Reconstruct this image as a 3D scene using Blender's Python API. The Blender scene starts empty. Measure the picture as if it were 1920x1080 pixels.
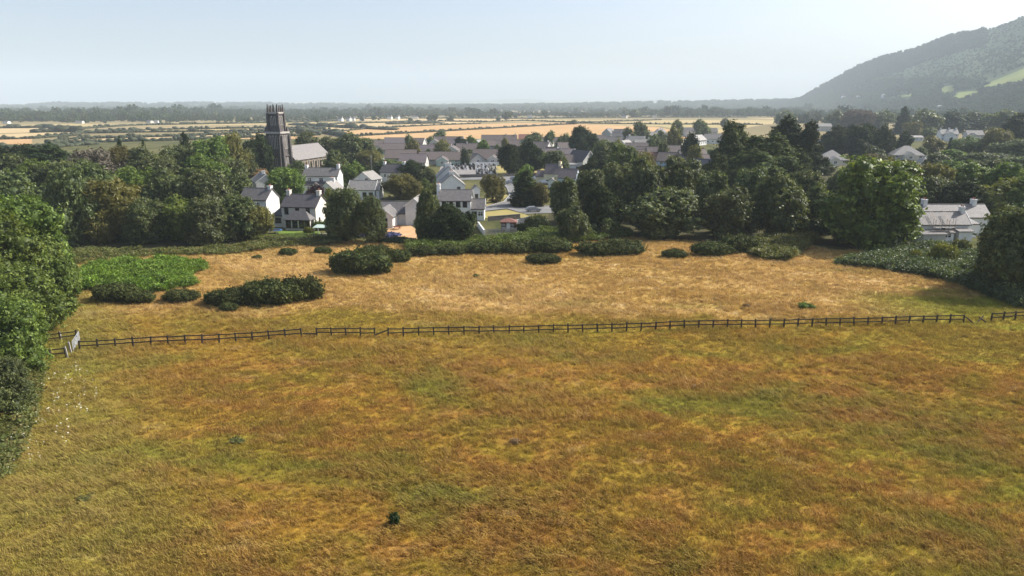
import bpy, math, random
import numpy as np
from mathutils import Matrix, Vector
R = math.radians
random.seed(7)
SC = bpy.context.scene
COL = SC.collection

# ------------------------------------------------------------------ camera, sky, sun, exposure
HC, F, PITCH = 28.0, 1350.0, R(14.3)
cam_d = bpy.data.cameras.new('camera'); cam = bpy.data.objects.new('camera', cam_d); COL.objects.link(cam)
cam.location = (0, 0, HC); cam.rotation_euler = (R(90) - PITCH, 0, 0)
cam_d.sensor_width = 36.0; cam_d.lens = 36.0 * F / 1920.0
cam_d.clip_start = 0.5; cam_d.clip_end = 40000
SC.camera = cam
SUN_EL, SUN_AZ = R(40), R(20)          # azimuth measured from +x towards +y
wd = bpy.data.worlds.new('World'); SC.world = wd; wd.use_nodes = True
nt = wd.node_tree; bg = nt.nodes['Background']
sky = nt.nodes.new('ShaderNodeTexSky'); sky.sky_type = 'NISHITA'; sky.sun_disc = False
sky.sun_elevation = SUN_EL; sky.sun_rotation = R(90) - SUN_AZ
sky.air_density = 0.75; sky.dust_density = 3.2; sky.ozone_density = 1.0; sky.altitude = 50
nt.links.new(sky.outputs[0], bg.inputs[0]); bg.inputs[1].default_value = 0.115
sd = bpy.data.lights.new('sun', 'SUN'); sd.energy = 4.0; sd.angle = R(0.5); sd.color = (1.0, 0.955, 0.88)
so = bpy.data.objects.new('sun', sd); COL.objects.link(so)
sv = Vector((math.cos(SUN_EL) * math.cos(SUN_AZ), math.cos(SUN_EL) * math.sin(SUN_AZ), math.sin(SUN_EL)))
so.rotation_euler = sv.to_track_quat('Z', 'Y').to_euler(); so.location = sv * 300
SC.view_settings.view_transform = 'Standard'; SC.view_settings.look = 'None'
SC.view_settings.exposure = 0.80; SC.view_settings.gamma = 1.0; SC.view_settings.use_curve_mapping = False
SC.render.engine = 'CYCLES'
cy = SC.cycles
cy.use_denoising = True
cy.max_bounces = 5; cy.diffuse_bounces = 2; cy.glossy_bounces = 2; cy.transmission_bounces = 3
cy.transparent_max_bounces = 4; cy.volume_bounces = 1
cy.use_adaptive_sampling = False
HAZE_DENSITY = 1.45e-4

# ------------------------------------------------------------------ pixel (1920x1080) to ground
cp, sp = math.cos(PITCH), math.sin(PITCH)
def G(px, py, z=0.0):
    a = (px - 960) / F; b = (540 - py) / F
    d = (a, cp + b * sp, -sp + b * cp)
    t = (z - HC) / d[2]
    return (a * t, d[1] * t)
def X(px, D, z=0.0):
    return (px - 960) / F * (D * cp - (z - HC) * sp)
def Z(py, D):
    t = (540 - py) / F
    return HC + D * (t * cp - sp) / (cp + t * sp)
def S(r, g, b):
    f = lambda c: ((c / 255 + 0.055) / 1.055) ** 2.4 if c > 10 else c / 255 / 12.92
    return (f(r), f(g), f(b), 1)

# ------------------------------------------------------------------ materials
def new_mat(name):
    m = bpy.data.materials.new(name); m.use_nodes = True
    t = m.node_tree; b = t.nodes['Principled BSDF']
    return m, t, b
def noise(t, scale, detail=3, rough=0.55, vec=None, dist=0.0):
    n = t.nodes.new('ShaderNodeTexNoise'); n.inputs['Scale'].default_value = scale
    n.inputs['Detail'].default_value = detail; n.inputs['Roughness'].default_value = rough
    n.inputs['Distortion'].default_value = dist
    if vec is not None: t.links.new(vec, n.inputs['Vector'])
    return n.outputs['Fac']
def ramp(t, fac, stops):
    r = t.nodes.new('ShaderNodeValToRGB'); el = r.color_ramp.elements
    while len(el) < len(stops): el.new(0.5)
    for e, (p, c) in zip(el, stops): e.position = p; e.color = c
    t.links.new(fac, r.inputs[0]); return r.outputs[0]
def mixc(t, fac, a, b, mode='MIX'):
    m = t.nodes.new('ShaderNodeMix'); m.data_type = 'RGBA'; m.blend_type = mode
    for i, v in ((0, fac), (6, a), (7, b)):
        if isinstance(v, (int, float)): m.inputs[i].default_value = v
        elif isinstance(v, tuple): m.inputs[i].default_value = v
        else: t.links.new(v, m.inputs[i])
    return m.outputs[2]
def math_n(t, op, a, b=None, clamp=False):
    m = t.nodes.new('ShaderNodeMath'); m.operation = op; m.use_clamp = clamp
    for i, v in ((0, a), (1, b)):
        if v is None: continue
        if isinstance(v, (int, float)): m.inputs[i].default_value = v
        else: t.links.new(v, m.inputs[i])
    return m.outputs[0]
def maprange(t, v, a, b, c=0.0, d=1.0):
    m = t.nodes.new('ShaderNodeMapRange')
    t.links.new(v, m.inputs[0])
    for i, x in ((1, a), (2, b), (3, c), (4, d)): m.inputs[i].default_value = x
    return m.outputs[0]
def wpos(t):
    return t.nodes.new('ShaderNodeNewGeometry').outputs['Position']
def opos(t):
    return t.nodes.new('ShaderNodeTexCoord').outputs['Object']
def bump(t, b, h, strength=0.5, dist=0.02):
    n = t.nodes.new('ShaderNodeBump'); n.inputs['Strength'].default_value = strength
    n.inputs['Distance'].default_value = dist
    t.links.new(h, n.inputs['Height']); t.links.new(n.outputs[0], b.inputs['Normal'])
def plain(name, col, rough=0.8, var=0.15, scale=1.5, spec=0.3, metal=0.0, bmp=0.0, world=False):
    m, t, b = new_mat(name)
    f = noise(t, scale, 4, 0.6, wpos(t) if world else opos(t))
    lo = tuple(c * (1 - var) for c in col[:3]) + (1,); hi = tuple(min(1, c * (1 + var)) for c in col[:3]) + (1,)
    t.links.new(ramp(t, f, [(0.3, lo), (0.7, hi)]), b.inputs['Base Color'])
    b.inputs['Roughness'].default_value = rough; b.inputs['Specular IOR Level'].default_value = spec
    b.inputs['Metallic'].default_value = metal
    if bmp: bump(t, b, noise(t, scale * 12, 3, 0.6, opos(t)), bmp, 0.02)
    return m

def render_wall(name, col):
    m, t, b = new_mat(name); o = opos(t)
    f = noise(t, 0.6, 5, 0.65, o); g = noise(t, 6, 3, 0.6, o)
    lo = tuple(c * 0.86 for c in col[:3]) + (1,)
    c = mixc(t, maprange(t, f, 0.35, 0.65), col, lo)
    mp = t.nodes.new('ShaderNodeMapping'); mp.inputs['Scale'].default_value = (3, 3, 0.35); t.links.new(o, mp.inputs[0])
    s = noise(t, 1.5, 3, 0.6, mp.outputs[0])
    c = mixc(t, maprange(t, s, 0.55, 0.8, 0, 0.25), c, (0.32, 0.31, 0.28, 1))
    t.links.new(c, b.inputs['Base Color']); b.inputs['Roughness'].default_value = 0.9
    b.inputs['Specular IOR Level'].default_value = 0.2
    bump(t, b, g, 0.3, 0.03); return m
def slate(name, col, course=0.28):
    m, t, b = new_mat(name); o = opos(t)
    br = t.nodes.new('ShaderNodeTexBrick'); t.links.new(o, br.inputs['Vector'])
    mp = t.nodes.new('ShaderNodeMapping'); mp.inputs['Scale'].default_value = (1, 1, 1)
    # courses follow the slope: x along the ridge, z up the slope
    sx = t.nodes.new('ShaderNodeSeparateXYZ'); t.links.new(o, sx.inputs[0])
    cb = t.nodes.new('ShaderNodeCombineXYZ'); t.links.new(sx.outputs[0], cb.inputs[0]); t.links.new(sx.outputs[2], cb.inputs[1])
    t.links.new(cb.outputs[0], br.inputs['Vector'])
    br.inputs['Scale'].default_value = 1.0; br.inputs['Brick Width'].default_value = 0.34; br.inputs['Row Height'].default_value = course * 0.6
    br.inputs['Mortar Size'].default_value = 0.012
    f = noise(t, 1.3, 5, 0.7, o)
    c1 = tuple(c * 0.78 for c in col[:3]) + (1,); c2 = tuple(c * 1.2 for c in col[:3]) + (1,)
    br.inputs['Color1'].default_value = c1; br.inputs['Color2'].default_value = c2
    br.inputs['Mortar'].default_value = tuple(c * 0.45 for c in col[:3]) + (1,)
    c = mixc(t, maprange(t, f, 0.45, 0.75, 0, 0.5), br.outputs[0], tuple(c * 1.35 for c in col[:3]) + (1,))
    g = noise(t, 3.5, 3, 0.7, o)
    c = mixc(t, maprange(t, g, 0.6, 0.8, 0, 0.45), c, (0.30, 0.28, 0.17, 1))
    t.links.new(c, b.inputs['Base Color']); b.inputs['Roughness'].default_value = 0.62
    b.inputs['Specular IOR Level'].default_value = 0.35
    bump(t, b, br.outputs['Fac'], -0.4, 0.03); return m
def stone(name, col):
    m, t, b = new_mat(name); o = opos(t)
    sx = t.nodes.new('ShaderNodeSeparateXYZ'); t.links.new(o, sx.inputs[0])
    cb = t.nodes.new('ShaderNodeCombineXYZ')
    t.links.new(math_n(t, 'ADD', sx.outputs[0], sx.outputs[1]), cb.inputs[0]); t.links.new(sx.outputs[2], cb.inputs[1])
    br = t.nodes.new('ShaderNodeTexBrick'); t.links.new(cb.outputs[0], br.inputs['Vector'])
    br.inputs['Scale'].default_value = 1; br.inputs['Brick Width'].default_value = 0.7; br.inputs['Row Height'].default_value = 0.33
    br.inputs['Mortar Size'].default_value = 0.025
    br.inputs['Color1'].default_value = tuple(c * 0.7 for c in col[:3]) + (1,)
    br.inputs['Color2'].default_value = tuple(c * 1.3 for c in col[:3]) + (1,)
    br.inputs['Mortar'].default_value = tuple(c * 0.6 for c in col[:3]) + (1,)
    f = noise(t, 0.5, 5, 0.7, o)
    c = mixc(t, maprange(t, f, 0.4, 0.7, 0, 0.6), br.outputs[0], tuple(c * 0.55 for c in col[:3]) + (1,))
    t.links.new(c, b.inputs['Base Color']); b.inputs['Roughness'].default_value = 0.92; b.inputs['Specular IOR Level'].default_value = 0.15
    bump(t, b, noise(t, 4, 3, 0.7, o), 0.6, 0.08); return m

def leaf_mat(name, col, hi, spec=0.25, rough=0.5, transl=0.27, dead=None):
    m, t, b = new_mat(name)
    at = t.nodes.new('ShaderNodeAttribute'); at.attribute_name = 'tint'
    oi = t.nodes.new('ShaderNodeObjectInfo')
    c = mixc(t, at.outputs['Fac'], col, hi)
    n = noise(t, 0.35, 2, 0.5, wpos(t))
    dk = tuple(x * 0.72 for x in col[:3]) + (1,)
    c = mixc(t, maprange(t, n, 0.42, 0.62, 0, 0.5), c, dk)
    hs = t.nodes.new('ShaderNodeHueSaturation'); t.links.new(c, hs.inputs['Color'])
    t.links.new(maprange(t, oi.outputs['Random'], 0, 1, 0.485, 0.512), hs.inputs['Hue'])
    t.links.new(maprange(t, oi.outputs['Random'], 0, 1, 0.82, 1.2), hs.inputs['Value'])
    if dead: 
        c2 = mixc(t, maprange(t, noise(t, 1.1, 2, 0.5, wpos(t)), 0.58, 0.7, 0, 0.6), hs.outputs[0], dead)
    else: c2 = hs.outputs[0]
    t.links.new(c2, b.inputs['Base Color']); b.inputs['Roughness'].default_value = rough
    b.inputs['Specular IOR Level'].default_value = spec
    tr = t.nodes.new('ShaderNodeBsdfTranslucent'); t.links.new(mixc(t, 1.0, c2, (1.35, 1.3, 0.55, 1), 'MULTIPLY'), tr.inputs[0])
    mx = t.nodes.new('ShaderNodeMixShader'); mx.inputs[0].default_value = transl
    t.links.new(b.outputs[0], mx.inputs[1]); t.links.new(tr.outputs[0], mx.inputs[2])
    t.links.new(mx.outputs[0], t.nodes['Material Output'].inputs[0]); return m

M = {}
M['white'] = render_wall('white_render', (0.78, 0.78, 0.76, 1))
M['cream'] = render_wall('cream_render', (0.72, 0.68, 0.60, 1))
M['estate'] = render_wall('shade_greyed_render', (0.58, 0.565, 0.53, 1))  # white bungalow walls, with the grey of their shaded fronts in the colour
M['greywall'] = render_wall('grey_render', (0.50, 0.50, 0.48, 1))
M['yellowwall'] = render_wall('pale_yellow_render', (0.75, 0.68, 0.45, 1))
M['bluewall'] = render_wall('pale_blue_render', (0.55, 0.66, 0.76, 1))
M['greenwall'] = render_wall('pale_green_render', (0.42, 0.52, 0.46, 1))
M['stonewall'] = stone('rubble_stone', (0.20, 0.18, 0.16, 1))
M['tower'] = stone('tower_stone', (0.125, 0.112, 0.108, 1))
M['nave'] = stone('nave_stone', (0.26, 0.22, 0.165, 1))
M['ashlar'] = plain('pale_ashlar', (0.42, 0.39, 0.36, 1), 0.9, 0.2, 1.0, 0.15)
M['slate'] = slate('grey_slate', (0.15, 0.14, 0.135, 1))
M['slatedark'] = slate('dark_slate', (0.085, 0.08, 0.085, 1))
M['slatelight'] = slate('pale_slate', (0.27, 0.255, 0.235, 1))
M['tilebrown'] = slate('brown_tile', (0.135, 0.108, 0.098, 1))
M['tilepurple'] = slate('purple_slate', (0.15, 0.125, 0.125, 1))
M['naveslate'] = slate('nave_slate', (0.21, 0.195, 0.185, 1))
M['navy'] = slate('blue_slate', (0.055, 0.06, 0.085, 1))
M['redroof'] = slate('red_tile', (0.22, 0.10, 0.075, 1))
M['trim'] = plain('white_paint', (0.8, 0.8, 0.79, 1), 0.5, 0.05)
M['darktrim'] = plain('dark_paint', (0.03, 0.028, 0.028, 1), 0.5, 0.1)
M['pot'] = plain('clay_pot', (0.30, 0.13, 0.08, 1), 0.85, 0.2)
M['wood'] = plain('weathered_fence_wood', (0.062, 0.050, 0.040, 1), 0.9, 0.45, 4.0, 0.15)
M['palewood'] = plain('pale_grey_timber', (0.36, 0.35, 0.33, 1), 0.9, 0.25, 4.0, 0.15)
M['redwood'] = plain('red_brown_timber', (0.16, 0.055, 0.04, 1), 0.8, 0.2, 3.0, 0.2)
M['metal'] = plain('galvanised_steel', (0.58, 0.60, 0.62, 1), 0.45, 0.1, 3.0, 0.5, 0.35)
M['pole'] = plain('scaffold_tube', (0.30, 0.24, 0.20, 1), 0.5, 0.2, 3.0, 0.4, 0.4)
M['bark'] = plain('tree_bark', (0.085, 0.07, 0.055, 1), 0.95, 0.35, 3.0, 0.1, bmp=0.5)
M['greybark'] = plain('pale_bark', (0.26, 0.24, 0.20, 1), 0.95, 0.25, 3.0, 0.1)
M['asphalt'] = plain('asphalt', (0.19, 0.188, 0.185, 1), 0.9, 0.2, 0.25, 0.25, world=True)
M['pave'] = plain('pavement', (0.24, 0.225, 0.21, 1), 0.9, 0.18, 0.3, 0.2, world=True)
M['kerb'] = plain('kerb_stone', (0.38, 0.37, 0.35, 1), 0.9, 0.15, 1.0, 0.2)
M['grave'] = plain('grey_granite', (0.36, 0.35, 0.34, 1), 0.7, 0.3, 0.6)
M['gravedark'] = plain('black_granite', (0.035, 0.035, 0.038, 1), 0.4, 0.2, 0.6, 0.5)
M['blueflower'] = leaf_mat('blue_hydrangea', S(70, 74, 118), S(128, 130, 175), 0.2, 0.7, 0.1)
M['whiteflower'] = plain('white_petals', (0.66, 0.65, 0.50, 1), 0.7, 0.1)
M['carwhite'] = plain('white_car_paint', (0.75, 0.75, 0.76, 1), 0.25, 0.03, 1, 0.6)
M['cargrey'] = plain('silver_car_paint', (0.28, 0.29, 0.31, 1), 0.28, 0.03, 1, 0.6)
M['tyre'] = plain('tyre_rubber', (0.02, 0.02, 0.02, 1), 0.85, 0.1)
M['bluecloth'] = plain('blue_vinyl', (0.05, 0.13, 0.30, 1), 0.5, 0.1)
def glass_mat():
    m, t, b = new_mat('window_glass')
    b.inputs['Base Color'].default_value = (0.012, 0.014, 0.017, 1); b.inputs['Roughness'].default_value = 0.06
    b.inputs['Specular IOR Level'].default_value = 0.7; return m
M['glass'] = glass_mat()

L_ = leaf_mat
M['syc'] = L_('sycamore_leaf', (0.036, 0.056, 0.013, 1), (0.24, 0.28, 0.10, 1), 0.28)
M['bright'] = L_('bright_leaf', (0.056, 0.096, 0.014, 1), (0.25, 0.33, 0.066, 1), 0.22)
M['olive'] = L_('olive_leaf', (0.100, 0.098, 0.024, 1), (0.25, 0.225, 0.070, 1), 0.2)
M['dark'] = L_('evergreen_leaf', (0.018, 0.031, 0.011, 1), (0.060, 0.085, 0.024, 1), 0.1, 0.7, 0.15)
M['cypress'] = L_('cypress_leaf', (0.028, 0.045, 0.011, 1), (0.14, 0.165, 0.036, 1), 0.1, 0.7, 0.15)
M['grey'] = L_('grey_twigs', (0.13, 0.115, 0.085, 1), (0.25, 0.22, 0.17, 1), 0.1, 0.8, 0.05)
M['brown'] = L_('brown_twigs', (0.095, 0.068, 0.048, 1), (0.17, 0.125, 0.09, 1), 0.1, 0.8, 0.05)
M['purple'] = L_('purple_leaf', (0.034, 0.012, 0.014, 1), (0.095, 0.036, 0.040, 1))
M['yellow'] = L_('yellow_green_leaf', (0.11, 0.135, 0.018, 1), (0.28, 0.28, 0.05, 1))
M['tan'] = L_('dry_tan_leaf', (0.24, 0.17, 0.075, 1), (0.36, 0.26, 0.12, 1))
M['gorse'] = L_('gorse_spines', (0.030, 0.044, 0.011, 1), (0.155, 0.170, 0.050, 1), 0.12, 0.7, 0.12)
M['bracken'] = L_('bracken_frond', (0.082, 0.150, 0.016, 1), (0.24, 0.36, 0.050, 1))
M['bramble'] = L_('bramble_leaf', (0.050, 0.078, 0.028, 1), (0.175, 0.220, 0.105, 1))
M['scrub'] = L_('scrub_leaf', (0.092, 0.112, 0.028, 1), (0.22, 0.225, 0.070, 1), dead=(0.32, 0.23, 0.10, 1))
M['fern'] = L_('fern_frond', (0.075, 0.110, 0.022, 1), (0.20, 0.26, 0.065, 1))
M['far'] = L_('far_leaf', (0.030, 0.048, 0.016, 1), (0.095, 0.118, 0.040, 1), 0.05, 0.8, 0.1)
M['hedge'] = L_('hedge_leaf', (0.022, 0.030, 0.013, 1), (0.060, 0.068, 0.030, 1), 0.2, 0.6, 0.0, dead=(0.11, 0.075, 0.04, 1))

# meadow colour shared by the ground and the grass on it
def meadow_colour(t):
    p = wpos(t)
    sx = t.nodes.new('ShaderNodeSeparateXYZ'); t.links.new(p, sx.inputs[0])
    mp = t.nodes.new('ShaderNodeMapping'); mp.inputs['Scale'].default_value = (0.6, 1, 0.0); t.links.new(p, mp.inputs[0])
    v = mp.outputs[0]
    big = noise(t, 0.055, 3, 0.55, v, 0.6)
    mid = noise(t, 0.30, 4, 0.6, v, 0.4)
    mp2 = t.nodes.new('ShaderNodeMapping'); mp2.inputs['Location'].default_value = (71, 13, 0); t.links.new(v, mp2.inputs[0])
    mid2 = noise(t, 0.42, 4, 0.62, mp2.outputs[0], 0.3)
    big2 = noise(t, 0.085, 3, 0.6, mp2.outputs[0], 0.5)
    gold = (0.405, 0.232, 0.036, 1); russet = (0.390, 0.196, 0.046, 1); straw = (0.64, 0.45, 0.18, 1)
    olive = (0.315, 0.222, 0.030, 1); green = (0.225, 0.222, 0.028, 1)
    near = mixc(t, maprange(t, big, 0.40, 0.60), gold, olive)
    near = mixc(t, maprange(t, mid, 0.42, 0.60, 0, 0.75), near, russet)
    near = mixc(t, maprange(t, mid2, 0.50, 0.66, 0, 0.9), near, olive)
    near = mixc(t, maprange(t, big2, 0.54, 0.68, 0, 0.85), near, green)
    near = mixc(t, math_n(t, 'MULTIPLY', maprange(t, mid2, 0.30, 0.42, 0.75, 0), maprange(t, big2, 0.35, 0.6, 1, 0.1)), near, straw)
    dry = mixc(t, maprange(t, big, 0.38, 0.62), (0.55, 0.360, 0.135, 1), (0.49, 0.312, 0.095, 1))
    dry = mixc(t, maprange(t, mid, 0.50, 0.66, 0, 0.7), dry, (0.44, 0.30, 0.085, 1))
    dry = mixc(t, maprange(t, mid2, 0.30, 0.44, 0.8, 0), dry, (0.74, 0.56, 0.29, 1))
    dry = mixc(t, maprange(t, big2, 0.58, 0.72, 0, 0.55), dry, (0.36, 0.29, 0.075, 1))
    wob = math_n(t, 'ADD', sx.outputs[1], maprange(t, big2, 0.3, 0.7, -7, 7))
    far = maprange(t, wob, 91, 98)
    c = mixc(t, far, near, dry)
    # greener strip along the fence and damp green ground towards the right-hand end
    band = math_n(t, 'MULTIPLY', maprange(t, wob, 76, 84), maprange(t, wob, 92, 97, 1, 0))
    c = mixc(t, math_n(t, 'MULTIPLY', band, maprange(t, mid, 0.38, 0.6, 0.1, 0.7)), c, (0.29, 0.240, 0.032, 1))
    rt = math_n(t, 'MULTIPLY', maprange(t, sx.outputs[0], 46, 62), maprange(t, wob, 88, 96, 0, 1))
    rt = math_n(t, 'MULTIPLY', rt, maprange(t, wob, 103, 108, 1, 0))
    c = mixc(t, math_n(t, 'MULTIPLY', rt, 0.9), c, (0.25, 0.27, 0.026, 1))
    # right-hand foreground and the left-hand margin are greener
    rg = math_n(t, 'MULTIPLY', maprange(t, sx.outputs[0], 8, 30), maprange(t, wob, 50, 72, 1, 0))
    c = mixc(t, math_n(t, 'MULTIPLY', rg, maprange(t, mid, 0.35, 0.6, 0.65, 0.05)), c, (0.215, 0.225, 0.026, 1))
    lg = math_n(t, 'ADD', sx.outputs[0], math_n(t, 'MULTIPLY', sx.outputs[1], 0.62))
    c = mixc(t, maprange(t, lg, 0, 9, 0.6, 0.0), c, (0.26, 0.25, 0.050, 1))
    return c
def meadow_mats():
    m, t, b = new_mat('meadow_soil_and_thatch'); c = meadow_colour(t)
    f = noise(t, 2.5, 5, 0.7, wpos(t))
    c = mixc(t, 0.55, c, ramp(t, f, [(0.3, (0.35, 0.33, 0.3, 1)), (0.7, (1, 1, 1, 1))]), 'MULTIPLY')
    t.links.new(c, b.inputs['Base Color']); b.inputs['Roughness'].default_value = 1; b.inputs['Specular IOR Level'].default_value = 0.05
    bump(t, b, f, 0.8, 0.15); M['meadow'] = m
    m, t, b = new_mat('meadow_grass'); c = meadow_colour(t)
    oi = t.nodes.new('ShaderNodeObjectInfo')
    at = t.nodes.new('ShaderNodeAttribute'); at.attribute_name = 'tint'
    hs = t.nodes.new('ShaderNodeHueSaturation'); t.links.new(c, hs.inputs['Color'])
    t.links.new(maprange(t, oi.outputs['Random'], 0, 1, 0.55, 1.35), hs.inputs['Value'])
    t.links.new(maprange(t, oi.outputs['Random'], 0, 1, 0.488, 0.514), hs.inputs['Hue'])
    c2 = mixc(t, math_n(t, 'MULTIPLY', at.outputs['Fac'], 0.45), hs.outputs[0], mixc(t, 0.5, hs.outputs[0], (0.66, 0.47, 0.23, 1)))
    t.links.new(c2, b.inputs['Base Color']); b.inputs['Roughness'].default_value = 0.75; b.inputs['Specular IOR Level'].default_value = 0.12
    tr = t.nodes.new('ShaderNodeBsdfTranslucent'); t.links.new(c2, tr.inputs[0])
    mx = t.nodes.new('ShaderNodeMixShader'); mx.inputs[0].default_value = 0.3
    t.links.new(b.outputs[0], mx.inputs[1]); t.links.new(tr.outputs[0], mx.inputs[2])
    t.links.new(mx.outputs[0], t.nodes['Material Output'].inputs[0]); M['grass'] = m
meadow_mats()
def field_mat(name, a, b_, scale=0.02):
    m, t, b = new_mat(name); p = wpos(t)
    mp = t.nodes.new('ShaderNodeMapping'); mp.inputs['Scale'].default_value = (1, 0.35, 1); t.links.new(p, mp.inputs[0])
    f = noise(t, scale, 4, 0.6, mp.outputs[0]); g = noise(t, scale * 9, 3, 0.6, mp.outputs[0])
    c = mixc(t, maprange(t, f, 0.35, 0.65), a, b_)
    c = mixc(t, maprange(t, g, 0.45, 0.75, 0, 0.3), c, tuple(x * 0.7 for x in a[:3]) + (1,))
    t.links.new(c, b.inputs['Base Color']); b.inputs['Roughness'].default_value = 1; b.inputs['Specular IOR Level'].default_value = 0.05
    return m
M['barley'] = field_mat('ripe_barley', (0.45, 0.285, 0.135, 1), (0.51, 0.335, 0.17, 1), 0.01)
M['stubble'] = field_mat('pale_stubble', (0.52, 0.40, 0.22, 1), (0.44, 0.33, 0.17, 1), 0.01)
M['pasture'] = field_mat('dry_pasture', (0.38, 0.31, 0.15, 1), (0.44, 0.34, 0.17, 1), 0.01)
M['greenfield'] = field_mat('green_pasture', (0.22, 0.27, 0.07, 1), (0.30, 0.32, 0.10, 1), 0.01)
M['heath'] = field_mat('heath', (0.24, 0.19, 0.10, 1), (0.36, 0.28, 0.15, 1), 0.02)
M['lawn'] = field_mat('dry_lawn', (0.36, 0.29, 0.12, 1), (0.29, 0.26, 0.095, 1), 0.15)
M['greenlawn'] = field_mat('green_lawn', (0.13, 0.20, 0.035, 1), (0.17, 0.22, 0.05, 1), 0.3)
M['gravel'] = field_mat('tan_gravel', (0.50, 0.31, 0.16, 1), (0.56, 0.37, 0.21, 1), 0.5)
M['village'] = field_mat('garden_ground', (0.060, 0.070, 0.026, 1), (0.15, 0.135, 0.055, 1), 0.09)
M['plain'] = field_mat('plain_ground', (0.20, 0.165, 0.085, 1), (0.27, 0.22, 0.115, 1), 0.004)
M['hill'] = field_mat('hillside', (0.050, 0.078, 0.030, 1), (0.088, 0.115, 0.048, 1), 0.006)
M['farhill'] = field_mat('far_hillside', (0.10, 0.13, 0.06, 1), (0.20, 0.20, 0.10, 1), 0.0012)
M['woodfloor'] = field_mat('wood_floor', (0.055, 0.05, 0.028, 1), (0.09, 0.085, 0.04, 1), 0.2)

# ------------------------------------------------------------------ object helpers
def link(name, data, mat=None, parent=None, loc=None, rot=None, scale=None, label=None, cat=None, group=None, kind=None, slot=False):
    o = bpy.data.objects.new(name, data); COL.objects.link(o)
    if parent is not None: o.parent = parent
    if loc is not None: o.location = loc
    if rot is not None: o.rotation_euler = rot
    if scale is not None: o.scale = scale
    if mat is not None:
        if slot:
            if not data.materials: data.materials.append(None)
            o.material_slots[0].link = 'OBJECT'; o.material_slots[0].material = mat
        elif not data.materials: data.materials.append(mat)
    if label: o['label'] = label
    if cat: o['category'] = cat
    if group: o['group'] = group
    if kind: o['kind'] = kind
    return o
def empty(name, loc, rz=0.0, label=None, cat=None, group=None):
    o = link(name, None, loc=loc, rot=(0, 0, rz), label=label, cat=cat, group=group); o.empty_display_size = 0.5
    return o
class MB:
    def __init__(s): s.v = []; s.f = []
    def poly(s, pts, faces):
        n = len(s.v); s.v += [tuple(p) for p in pts]; s.f += [tuple(n + i for i in f) for f in faces]; return s
    def box(s, x0, y0, z0, x1, y1, z1):
        p = [(x0, y0, z0), (x1, y0, z0), (x1, y1, z0), (x0, y1, z0), (x0, y0, z1), (x1, y0, z1), (x1, y1, z1), (x0, y1, z1)]
        return s.poly(p, [(3, 2, 1, 0), (4, 5, 6, 7), (0, 1, 5, 4), (1, 2, 6, 5), (2, 3, 7, 6), (3, 0, 4, 7)])
    def frustum(s, cx, cy, z0, z1, a0, b0, a1, b1):
        p = [(cx - a0, cy - b0, z0), (cx + a0, cy - b0, z0), (cx + a0, cy + b0, z0), (cx - a0, cy + b0, z0),
             (cx - a1, cy - b1, z1), (cx + a1, cy - b1, z1), (cx + a1, cy + b1, z1), (cx - a1, cy + b1, z1)]
        return s.poly(p, [(3, 2, 1, 0), (4, 5, 6, 7), (0, 1, 5, 4), (1, 2, 6, 5), (2, 3, 7, 6), (3, 0, 4, 7)])
    def tube(s, a, b, r0, r1, n=6, cap=True):
        a = Vector(a); b = Vector(b); d = (b - a).normalized()
        u = d.orthogonal().normalized(); w = d.cross(u); k = len(s.v)
        for p, r in ((a, r0), (b, r1)):
            for i in range(n):
                t = 2 * math.pi * i / n; q = p + (u * math.cos(t) + w * math.sin(t)) * r; s.v.append(tuple(q))
        for i in range(n): s.f.append((k + i, k + (i + 1) % n, k + n + (i + 1) % n, k + n + i))
        if cap: s.f.append(tuple(k + n + i for i in range(n))); s.f.append(tuple(k + n - 1 - i for i in range(n)))
        return s
    def mesh(s, name='mesh', smooth=False):
        m = bpy.data.meshes.new(name); m.from_pydata(s.v, [], s.f); m.update()
        if smooth:
            m.polygons.foreach_set('use_smooth', [True] * len(m.polygons))
        return m
def np_mesh(name, verts, quads=None, tris=None, tint=None, smooth=False):
    m = bpy.data.meshes.new(name)
    nq = 0 if quads is None else len(quads); ntri = 0 if tris is None else len(tris)
    loops = []
    if nq: loops.append(np.asarray(quads).reshape(-1))
    if ntri: loops.append(np.asarray(tris).reshape(-1))
    lv = np.concatenate(loops).astype(np.int32)
    m.vertices.add(len(verts)); m.vertices.foreach_set('co', np.asarray(verts, np.float32).reshape(-1))
    m.loops.add(len(lv)); m.loops.foreach_set('vertex_index', lv)
    m.polygons.add(nq + ntri)
    st = np.concatenate([np.arange(nq) * 4, nq * 4 + np.arange(ntri) * 3]).astype(np.int32)
    m.polygons.foreach_set('loop_start', st)
    if smooth: m.polygons.foreach_set('use_smooth', np.ones(nq + ntri, bool))
    m.update(calc_edges=True)
    if tint is not None:
        a = m.attributes.new('tint', 'FLOAT', 'POINT'); a.data.foreach_set('value', np.asarray(tint, np.float32))
    m.validate(); return m
def sheet(name, pts, z, mat, kind='structure', parent=None):
    mb = MB(); mb.poly([(x, y, z) for x, y in pts], [tuple(range(len(pts)))])
    o = link(name, mb.mesh(name), mat, kind=kind)
    if o.data.polygons[0].normal.z < 0: o.data.flip_normals()
    return o
def gsheet(name, pxs, z, mat): return sheet(name, [G(*p) for p in pxs], z, mat)

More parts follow.
